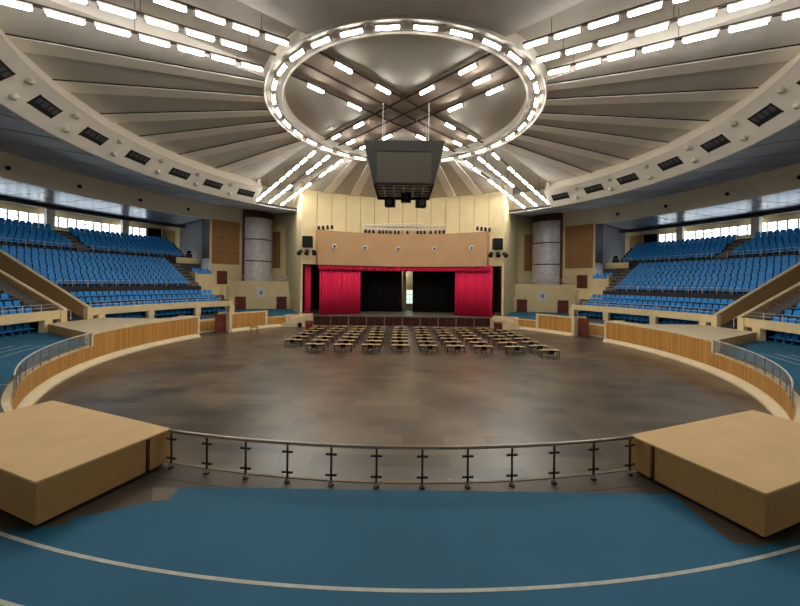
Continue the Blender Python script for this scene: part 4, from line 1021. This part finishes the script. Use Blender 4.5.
# stage house
sh = MB(); sh.box(-19, 19, 36.6, 37, 0, 12)
struct(sh.obj('wall_stage_back', 'cream'), 'cream rear wall of the stage')
for sd, nm in SIDES:
    struct(MB().box(sd*16.6-.15, sd*16.6+.15, 22.6, 37, 0, 10.4).obj('wall_wing_'+nm, 'drape_black' if sd < 0 else 'purple_brown'), 'dark wing wall of the stage')
struct(MB().box(-17, 17, 25.4, 37, 10.35, 10.6).obj('ceiling_stage', 'drape_black'), 'black ceiling of the stage')
struct(MB().cyl((.45, 33, SZ), (.45, 33, 10.4), .32, n=20).obj('column_stage', 'cream', None, True), 'cream column seen between the black drapes')
lamp((.5, 34.5, 10.1), 0, 0, 'unseen tube lamp added on the black stage ceiling behind the drapes', 'added stage lamps')  # added lamp, hidden behind the drapes, brightens the cream column
lamp((-3.5, 34.5, 10.1), 0, 0, 'unseen tube lamp added on the black stage ceiling toward the left-side wing', 'added stage lamps')  # second added lamp, also hidden, lights the stage house
wo = struct(empty('window_20'), 'small daylit window behind the stage')
MB().box(.9, 2.4, 36.45, 36.65, 2.6, 5.6).obj('window_frame', 'rail_white', wo)
for k in range(2):
    for j in range(3): MB().box(1.0+.7*k, 1.62+.7*k, 36.40, 36.47, 2.7+.96*j, 3.56+.96*j).obj('pane', 'lit_pane', wo)

# ================================================================ DESKS AND CHAIRS
dtop = MB().box(-.9, .9, -.27, .27, .72, .76).mesh('tabletop', 'desk_wood'); dleg = MB().box(-.03, .03, -.03, .03, 0, .72).mesh('leg', 'desk_leg')
dapr = MB().box(-.82, .82, .2, .23, .5, .72).mesh('modesty_panel', 'desk_leg'); dbar = MB().box(-.84, .84, -.02, .02, .12, .16).mesh('foot_bar', 'desk_leg')
cseat = MB().box(-.24, .24, -.22, .22, .43, .48).mesh('seat', 'chair_black', bevel=.015)
cb = MB(); cb.add([(-.25,-.20,.52),(.25,-.20,.52),(.25,-.17,.52),(-.25,-.17,.52),(-.22,-.27,.84),(.22,-.27,.84),(.22,-.24,.84),(-.22,-.24,.84),(-.27,-.24,.68),(.27,-.24,.68),(.27,-.21,.68),(-.27,-.21,.68)],
   [(0,1,9,8),(8,9,5,4),(3,11,10,2),(11,7,6,10),(0,8,11,3),(8,4,7,11),(1,2,10,9),(9,10,6,5),(4,5,6,7),(0,3,2,1)])
cback = cb.mesh('backrest', 'chair_black')
cleg = MB().box(-.018, .018, -.018, .018, 0, .43).mesh('leg', 'desk_leg'); cpost = MB().quadprism([(-.02, -.20, .45), (.02, -.20, .45), (.02, -.25, .75), (-.02, -.25, .75)], (0, .02, 0)).mesh('back_post', 'desk_leg')
cols = [(-11.5, 2.0, 6), (-8.65, -.35, 7), (-5.85, -.4, 7), (-3.0, -.4, 7), (-.2, -.5, 7), (2.6, -.5, 7), (5.35, -.5, 7), (8.1, -.55, 7), (11.15, -.6, 7), (13.8, -2.2, 7)]
for ci, (x, y0, n_) in enumerate(cols):
    for k in range(n_):
        y = y0+2.28*k; x_ = x*(1-.002*k)+random.uniform(-.07, .07); rz = random.uniform(-.03, .03)
        who = f'row {nth(k+1)} from the camera, column {nth(ci+1)} counted rightward'
        d = tag(empty('exam_desk', (x_, y, 0), rz), f'light wood desk on thin legs, {who}', 'desk', 'desks on the arena floor')
        link('tabletop', dtop, d); link('modesty_panel', dapr, d); link('foot_bar', dbar, d)
        for a in (-1, 1):
            for b in (-1, 1): link('leg', dleg, d, (a*.84, b*.23, 0))
        cx_ = x_+random.uniform(-.12, .12)
        h = tag(empty('desk_chair', (cx_, y-.38+random.uniform(-.05, .03), 0), rz+random.uniform(-.1, .1)), f'black chair at the desk, {who}', 'chair', 'black desk chairs')
        link('seat', cseat, h); link('backrest', cback, h)
        for a in (-1, 1):
            link('back_post', cpost, h, (a*.19, 0, 0))
            for b in (-1, 1): link('leg', cleg, h, (a*.21, b*.19, 0))
# small things by the wall at the far side
for i, (x, y) in enumerate(((240, 328.5), (272, 326), (300, 327))):
    p = atz(x, y, 0)
    f_ = tag(empty('floor_spotlight', (*p, 0)), f'small black floor spotlight near the left-side wall, {nth(i+1)} counted toward the stage', 'spotlight', 'floor spotlights')
    MB().box(-.3, .3, -.2, .2, 0, .08).obj('base', 'black', f_); MB().cyl((0,.15,.4), (0,-.25,.4), .26, .3, 10).obj('can', 'black', f_); MB().box(-.3, -.26, -.05, .05, .05, .45).box(.26, .3, -.05, .05, .05, .45).obj('yoke', 'black', f_)
p = atz(254, 334, 0)
tb = tag(empty('side_stand', (*p, 0)), 'small bare metal stand on the floor below the left-side timber wall', 'stand')
for a in (-1, 1):
    for b in (-1, 1): MB().box(a*.4-.025, a*.4+.025, b*.25-.025, b*.25+.025, 0, .95).obj('leg', 'desk_leg', tb)
MB().box(-.45, .45, -.3, .3, .9, .95).obj('top', 'desk_leg', tb)
